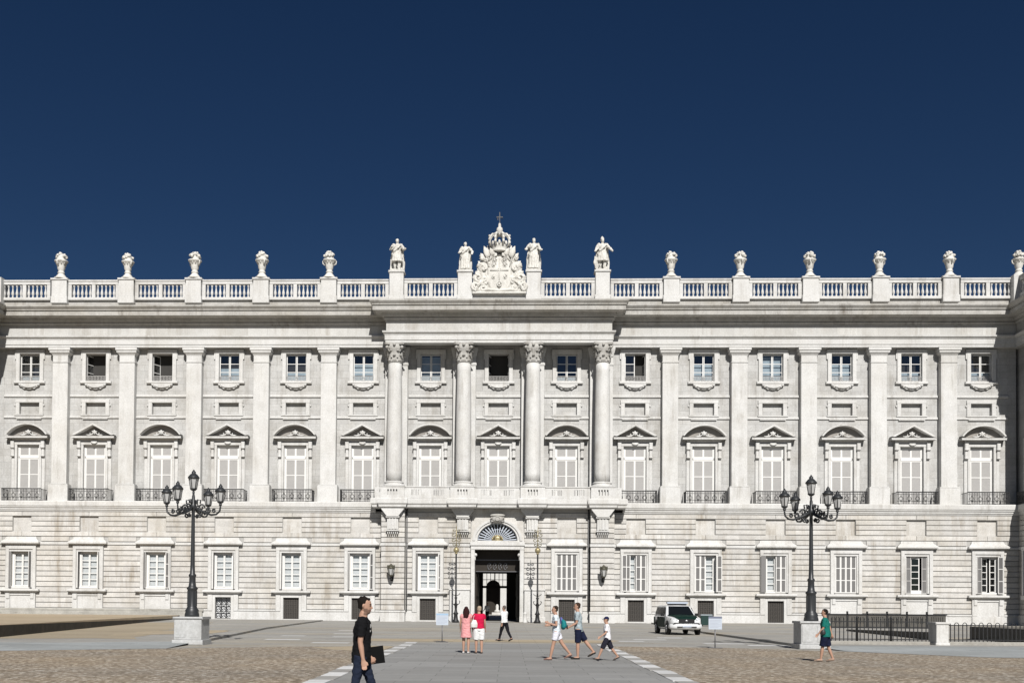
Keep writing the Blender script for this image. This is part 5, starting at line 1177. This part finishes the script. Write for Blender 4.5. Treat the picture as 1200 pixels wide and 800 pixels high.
# wall lanterns on the portico piers
for s_, lab in ((-1, 'bronze wall lantern on the portico pier near the information sign'), (1, 'bronze wall lantern on the portico pier near the boy in the cap')):
    L = tag(empty('wall_lantern', (s_ * 9.65, -2.95, 4.2)), lab, 'wall lantern', 'wall lanterns on the portico')
    m = MB().lathe([(.1, -.1), (.2, 0), (.2, .05)], (0, 0), 8, 0, False).lathe([(.33, .62), (.37, .68), (.3, .78), (.14, .9), (.1, 1.0), (.03, 1.08)], (0, 0), 12)
    for k in range(6):
        a = k * math.pi / 3; m.tube([(.2 * math.cos(a), .2 * math.sin(a), .05), (.33 * math.cos(a), .33 * math.sin(a), .64)], .025, 4); m.ball((.3 * math.cos(a), .3 * math.sin(a), .84), (.07, .07, .13), 6)
    m.build('lantern_frame', 'bronze', L)
    MB().lathe([(.185, .05), (.315, .63)], (0, 0), 6, 0, False).build('glass', 'lampglass', L)
    MB().tube([(0, .78, -.3), (0, .5, -.35), (0, .12, -.28), (0, 0, -.08)], .05, 6).tube([(0, .78, .4), (0, .4, .1), (0, .1, -.1)], .03, 5).box(-.12, .12, .76, .8, -.5, .5).build('bracket', 'iron', L)

# ------------------------------------------------------------------ signs, bollard, bin
def sign(loc, label, head):
    L = tag(empty('information_sign', loc, rad(2)), label, 'sign')
    MB().tube([(0, .02, .03), (0, .02, .78)], .022, 8).build('post', 'steel', L)
    MB().box(-.27, .27, -.16, .16, 0, .03, 0, .01).build('base', 'steel', L)
    MB().box(-.27, .27, -.015, .015, .76, 1.28).build('board', 'signw', L)
    MB().box(-.27, .27, -.018, -.0155, 1.2, 1.278).build('header', head, L)
    m = MB()
    for k in range(6): m.box(-.22, .22 - .1 * (k % 3 == 2), -.0175, -.0155, 1.12 - k * .058, 1.132 - k * .058)
    m.build('print_lines', 'print', L)
sign((-1.92, -50.4, 0), 'pale blue information board on a thin post in front of the gate', 'signb')
sign((9.36, -54.2, 0), 'pale information board with dark header between police car and lamp', 'signd')
L = tag(MB().lathe([(.2, 0), (.2, .08), (.15, .12), (.14, .75), (.17, .8), (.17, .86), (.1, .94), (.02, .97)], (0, 0), 16).build('bollard', 'lime', None, (2.55, -3.4, 0)), 'short white stone bollard at the gate jamb', 'bollard')
L = tag(empty('waste_container', (16.1, -17.2, .11)), 'dark green waste container with pale lid behind the police car', 'waste container')
MB().box(-.42, .42, -.3, .3, .08, .8, 0, .03).build('bin_body', 'bin', L); MB().box(-.45, .45, -.33, .33, .8, .9, 0, .03).build('lid', 'binlid', L)
for x in (-.3, .3): MB().tube([(x - .03, -.2, .07), (x + .03, -.2, .07)], .07, 10).build('wheel', 'iron', L)

# ------------------------------------------------------------------ railings beside the stair ramp on the right
def iron_fence(x0, x1, y, hgt, label, hoop, z=.25):
    L = tag(empty('iron_railing', (x0, y, 0)), label, 'railing'); w_ = x1 - x0
    m = MB().box(0, w_, -.02, .02, z + .06, z + .1).box(0, w_, -.02, .02, z + hgt - .14, z + hgt - .1); n = int(w_ / .17); m.build('rails', 'iron', L)
    m = MB()
    for k in range(n + 1):
        x = w_ * k / n; m.box(x - .016, x + .016, -.016, .016, z - .02, z + hgt - (.08 if hoop else 0))
        if not hoop: m.lathe([(.03, z + hgt - .02), (.0, z + hgt + .07)], (x, 0), 5)
        elif k % 2 == 0 and k < n: m.tube([(x + (w_ / n) * .5 * (1 - math.cos(a)), 0, z + hgt - .1 + .09 * math.sin(a)) for a in [math.pi * j / 6 for j in range(7)]], .016, 4)
    m.build('bars', 'iron', L)['kind'] = 'stuff'
    for x in [q for q in (w_ * .33, w_ * .66) if not hoop]: MB().lathe([(.05, z), (.04, z + hgt), (.06, z + hgt + .05), (.02, z + hgt + .12)], (x, 0), 8).build('post', 'iron', L)
    MB().box(-.1, w_ + .1, -.2, .2, .0, z, 0, .03).build('kerb', 'kerb', L)
iron_fence(14.5, 18.85, -51.5, .95, 'black iron railing between lamp pedestal and stone pier', False)
iron_fence(19.75, 27.0, -51.4, .82, 'black hoop-topped iron railing running on from the stone pier', True)
tag(MB().box(-.26, .26, -.42, .42, 0, .98, 0, .02).box(-.3, .3, -.46, .46, .98, 1.08, 0, .03).box(-.3, .3, -.46, .46, 0, .2, 0, .02).build('stone_pier', 'lime', None, (19.42, -51.4, 0)), 'pale stone pier joining the two iron railings', 'pier')
# sunken stair with dark walls behind the railings, and its far parapet of dark panels
L = tag(empty('stair_parapet', (24.6, -19.4, .1)), 'dark iron parapet with slotted panels behind the front railing', 'parapet')
MB().box(0, 8.7, -.06, .06, .0, .12).box(0, 8.7, -.08, .08, .98, 1.06).build('rails', 'iron', L)
for k in range(6):
    m = MB(); x0 = k * 1.45; m.holes(x0 + .08, x0 + 1.37, .12, .98, -.03, .06, [(x0 + .3 + .16 * j, x0 + .36 + .16 * j, .35, .85) for j in range(6)]); m.box(x0 + .08, x0 + 1.37, .03, .034, .12, .98); m.build('panel', 'dkwall', L)
    MB().box(x0 - .05, x0 + .05, -.08, .08, 0, 1.25).build('post', 'iron', L)
tag(MB().add([(23.0, -28.5, .1), (21.6, -45.4, .1), (21.6, -45.4, .5), (23.0, -28.5, .22), (23.3, -28.5, .1), (21.9, -45.4, .1), (21.9, -45.4, .5), (23.3, -28.5, .22)], [(0, 1, 2, 3), (4, 7, 6, 5), (3, 2, 6, 7), (1, 5, 6, 2), (0, 3, 7, 4)]).build('ramp_wall', 'dkwall', None), 'low dark sloping wall of the stair ramp behind the railing', 'wall')
tag(MB().box(24.2, 27.5, -44, -43.6, .1, .75).box(24.2, 24.5, -50, -44, .1, .75).build('planter_wall', 'dkwall', None), 'low dark wall behind the hoop-topped railing', 'wall')

# ------------------------------------------------------------------ police car
M['carwhite'] = mat('car_white', (.70, .71, .71), .3, spec=.5, coat=.6)
M['cargreen'] = mat('car_green', (.006, .022, .017), .55, spec=.08)
M['carglass'] = mat('car_glass', (.008, .010, .012), .12, spec=.2)
M['tyre'] = mat('tyre', (.018, .018, .018), .9)
M['rim'] = mat('rim', (.35, .35, .36), .4, metal=.7)
M['lens'] = mat('headlight_lens', (.55, .58, .60), .12, spec=.8)
M['blue'] = mat('beacon', (.45, .50, .58), .2, spec=.6)
M['trim'] = mat('black_trim', (.015, .015, .016), .5)
car = tag(empty('police_car', (11.05, -34.6, 0), rad(-86)), 'white and dark green police off-roader with roof light bar', 'car')
st_ = [(2.34, .66, .42, .78), (2.30, .78, .36, .92), (2.15, .87, .32, 1.0), (1.8, .91, .30, 1.05), (1.3, .925, .30, 1.08), (.95, .93, .30, 1.11), (0, .93, .30, 1.12), (-1.2, .93, .30, 1.13), (-2.0, .92, .32, 1.13), (-2.28, .88, .36, 1.1), (-2.34, .8, .45, 1.0)]
m = MB(); vs = []; q = 15
for x, w_, z0, zt in st_:
    half = [(0, z0), (w_ * .9, z0), (w_ * .97, z0 + .1), (w_, z0 + .3), (w_, zt - .28), (w_ * .985, zt - .1), (w_ * .93, zt - .02), (w_ * .55, zt + .02)]
    ring_ = half + [(0, zt + .03)] + [(-a, b) for a, b in half[:0:-1]]
    q = len(ring_); vs += [(x, a, b) for a, b in ring_]
m.add(vs, [(i * q + k, i * q + (k + 1) % q, (i + 1) * q + (k + 1) % q, (i + 1) * q + k) for i in range(len(st_) - 1) for k in range(q)] + [tuple(range(q - 1, -1, -1)), tuple((len(st_) - 1) * q + k for k in range(q))], 0, True)
m.build('body', 'carwhite', car)
gh_ = [(1.02, .84, 1.08), (.62, .80, 1.36), (.22, .70, 1.66), (-.2, .69, 1.72), (-1.6, .69, 1.72), (-2.0, .70, 1.66), (-2.26, .82, 1.1)]
m = MB(); vs = []
ring2 = lambda x, w_, z: [(x, -w_, 1.06), (x, -w_ * 1.0, z - .06), (x, -w_ * .86, z), (x, w_ * .86, z), (x, w_, z - .06), (x, w_, 1.06)]
secs = [(1.02, .86, 1.12), (.30, .72, 1.66), (.0, .70, 1.71), (-1.7, .70, 1.71), (-2.05, .72, 1.66), (-2.3, .84, 1.12)]
for x, w_, z in secs: vs += [(x, -.9, 1.05), (x, -w_, z - .05), (x, -w_ * .88, z), (x, 0, z + .02), (x, w_ * .88, z), (x, w_, z - .05), (x, .9, 1.05)]
m.add(vs, [(i * 7 + k, i * 7 + (k + 1) % 7, (i + 1) * 7 + (k + 1) % 7, (i + 1) * 7 + k) for i in range(len(secs) - 1) for k in range(7)] + [tuple(range(6, -1, -1)), tuple(35 + k for k in range(7))], 0, False)
m.build('cabin', 'carwhite', car)
MB().add([(1.0, -.74, 1.15), (1.0, .74, 1.15), (.36, .60, 1.63), (.36, -.60, 1.63), (1.012, -.74, 1.17), (1.012, .74, 1.17), (.372, .60, 1.65), (.372, -.60, 1.65)], [(4, 5, 6, 7), (0, 1, 5, 4), (1, 2, 6, 5), (2, 3, 7, 6), (3, 0, 4, 7)]).build('windscreen', 'carglass', car)
for s_ in (-1, 1):
    for a, b in ((.72, -.18), (-.26, -1.12), (-1.2, -1.95)):
        aa = a - .30 if a > .5 else a; bb = b
        f_ = lambda x, z: (x, s_ * (.905 - (z - 1.05) * .30 + .012), z)
        fs = [(0, 1, 2, 3)]; MB().add([f_(a, 1.16), f_(b, 1.16), f_(bb, 1.58), f_(aa, 1.58)], [(0, 1, 2, 3), (3, 2, 1, 0)][:1]).build('side_window', 'carglass', car)
    for a, b in ((.85, -.22), (-.24, -1.15)):
        d_ = MB().box(b, a, s_ * .93, s_ * .942, .42, 1.02).build('door_panel', 'cargreen', car); MB().box(b + .08, b + .26, s_ * .942, s_ * .975, .88, .93).build('handle', 'trim', d_)
    MB().box(-2.1, -1.86, s_ * .93, s_ * .942, .5, 1.0).build('rear_panel', 'cargreen', car)
    MB().box(-2.34 + 3.0, .52, s_ * .92, s_ * 1.1, 1.08, 1.24, 0, .02).build('mirror', 'trim', car)
    for x in (1.42, -1.42):
        MB().tube([(x, s_ * .80, .39), (x, s_ * .937, .39)], .45, 24).build('wheel_arch', 'trim', car)
        wh = MB().tube([(x, s_ * .74, .36), (x, s_ * .77, .36), (x, s_ * .94, .36), (x, s_ * .965, .36)], [.33, .36, .36, .32], 24).build('wheel', 'tyre', car)
        rm = MB().tube([(x, s_ * .95, .36), (x, s_ * .972, .36)], [.23, .21], 20)
        for k in range(5): a = k * 1.2566; rm.tube([(x, s_ * .975, .36), (x + .2 * math.cos(a), s_ * .975, .36 + .2 * math.sin(a))], .03, 5)
        rm.build('rim', 'rim', wh)
    hl = MB(); loft(hl, [(2.3, s_ * .52, .86), (2.24, s_ * .70, .88), (2.05, s_ * .86, .92)], [(.07, .06), (.09, .07), (.05, .04)], (0, 0, 1), 10); hl.build('headlight', 'lens', car)
    MB().tube([(2.30, s_ * .62, .55), (2.352, s_ * .62, .55)], .07, 12).build('fog_light', 'lens', car)
    MB().box(-2.35, -2.28, s_ * .6, s_ * .84, .8, 1.05).build('tail_light', 'lips', car)
m = MB(); vs = []
for x, w_, z in ((2.335, .50, .88), (2.28, .60, .965), (2.15, .66, 1.035), (1.8, .72, 1.085), (1.3, .78, 1.115), (1.0, .80, 1.145)): vs += [(x, -w_, z), (x, 0, z + .03), (x, w_, z)]
m.add(vs, [(i * 3 + k, i * 3 + k + 1, i * 3 + k + 4, i * 3 + k + 3) for i in range(5) for k in (0, 1)], 0, True); m.build('bonnet_panel', 'cargreen', car)
m = MB().box(2.28, 2.35, -.46, .46, .68, .92, 0); m.build('grille', 'trim', car); MB().ball((2.355, 0, .82), (.02, .09, .06), 8).build('badge', 'rim', car)
bm_ = MB(); loft(bm_, [(1.98, -.93, .5), (2.2, -.86, .5), (2.33, -.6, .5), (2.37, 0, .5), (2.33, .6, .5), (2.2, .86, .5), (1.98, .93, .5)], [(.13, .05), (.14, .07), (.14, .08), (.14, .08), (.14, .08), (.14, .07), (.13, .05)], (0, 0, 1), 12); bm_.build('bumper', 'carwhite', car); MB().box(2.445, 2.455, -.26, .26, .46, .57).build('number_plate', 'signw', car); MB().box(2.40, 2.448, -.56, .56, .44, .50).build('air_intake', 'trim', car)
MB().box(-.2, .12, -.62, .62, 1.80, 1.90, 0, .02).build('light_bar', 'blue', car); MB().box(-.16, .08, -.55, .55, 1.72, 1.80).build('light_bar_mount', 'trim', car)
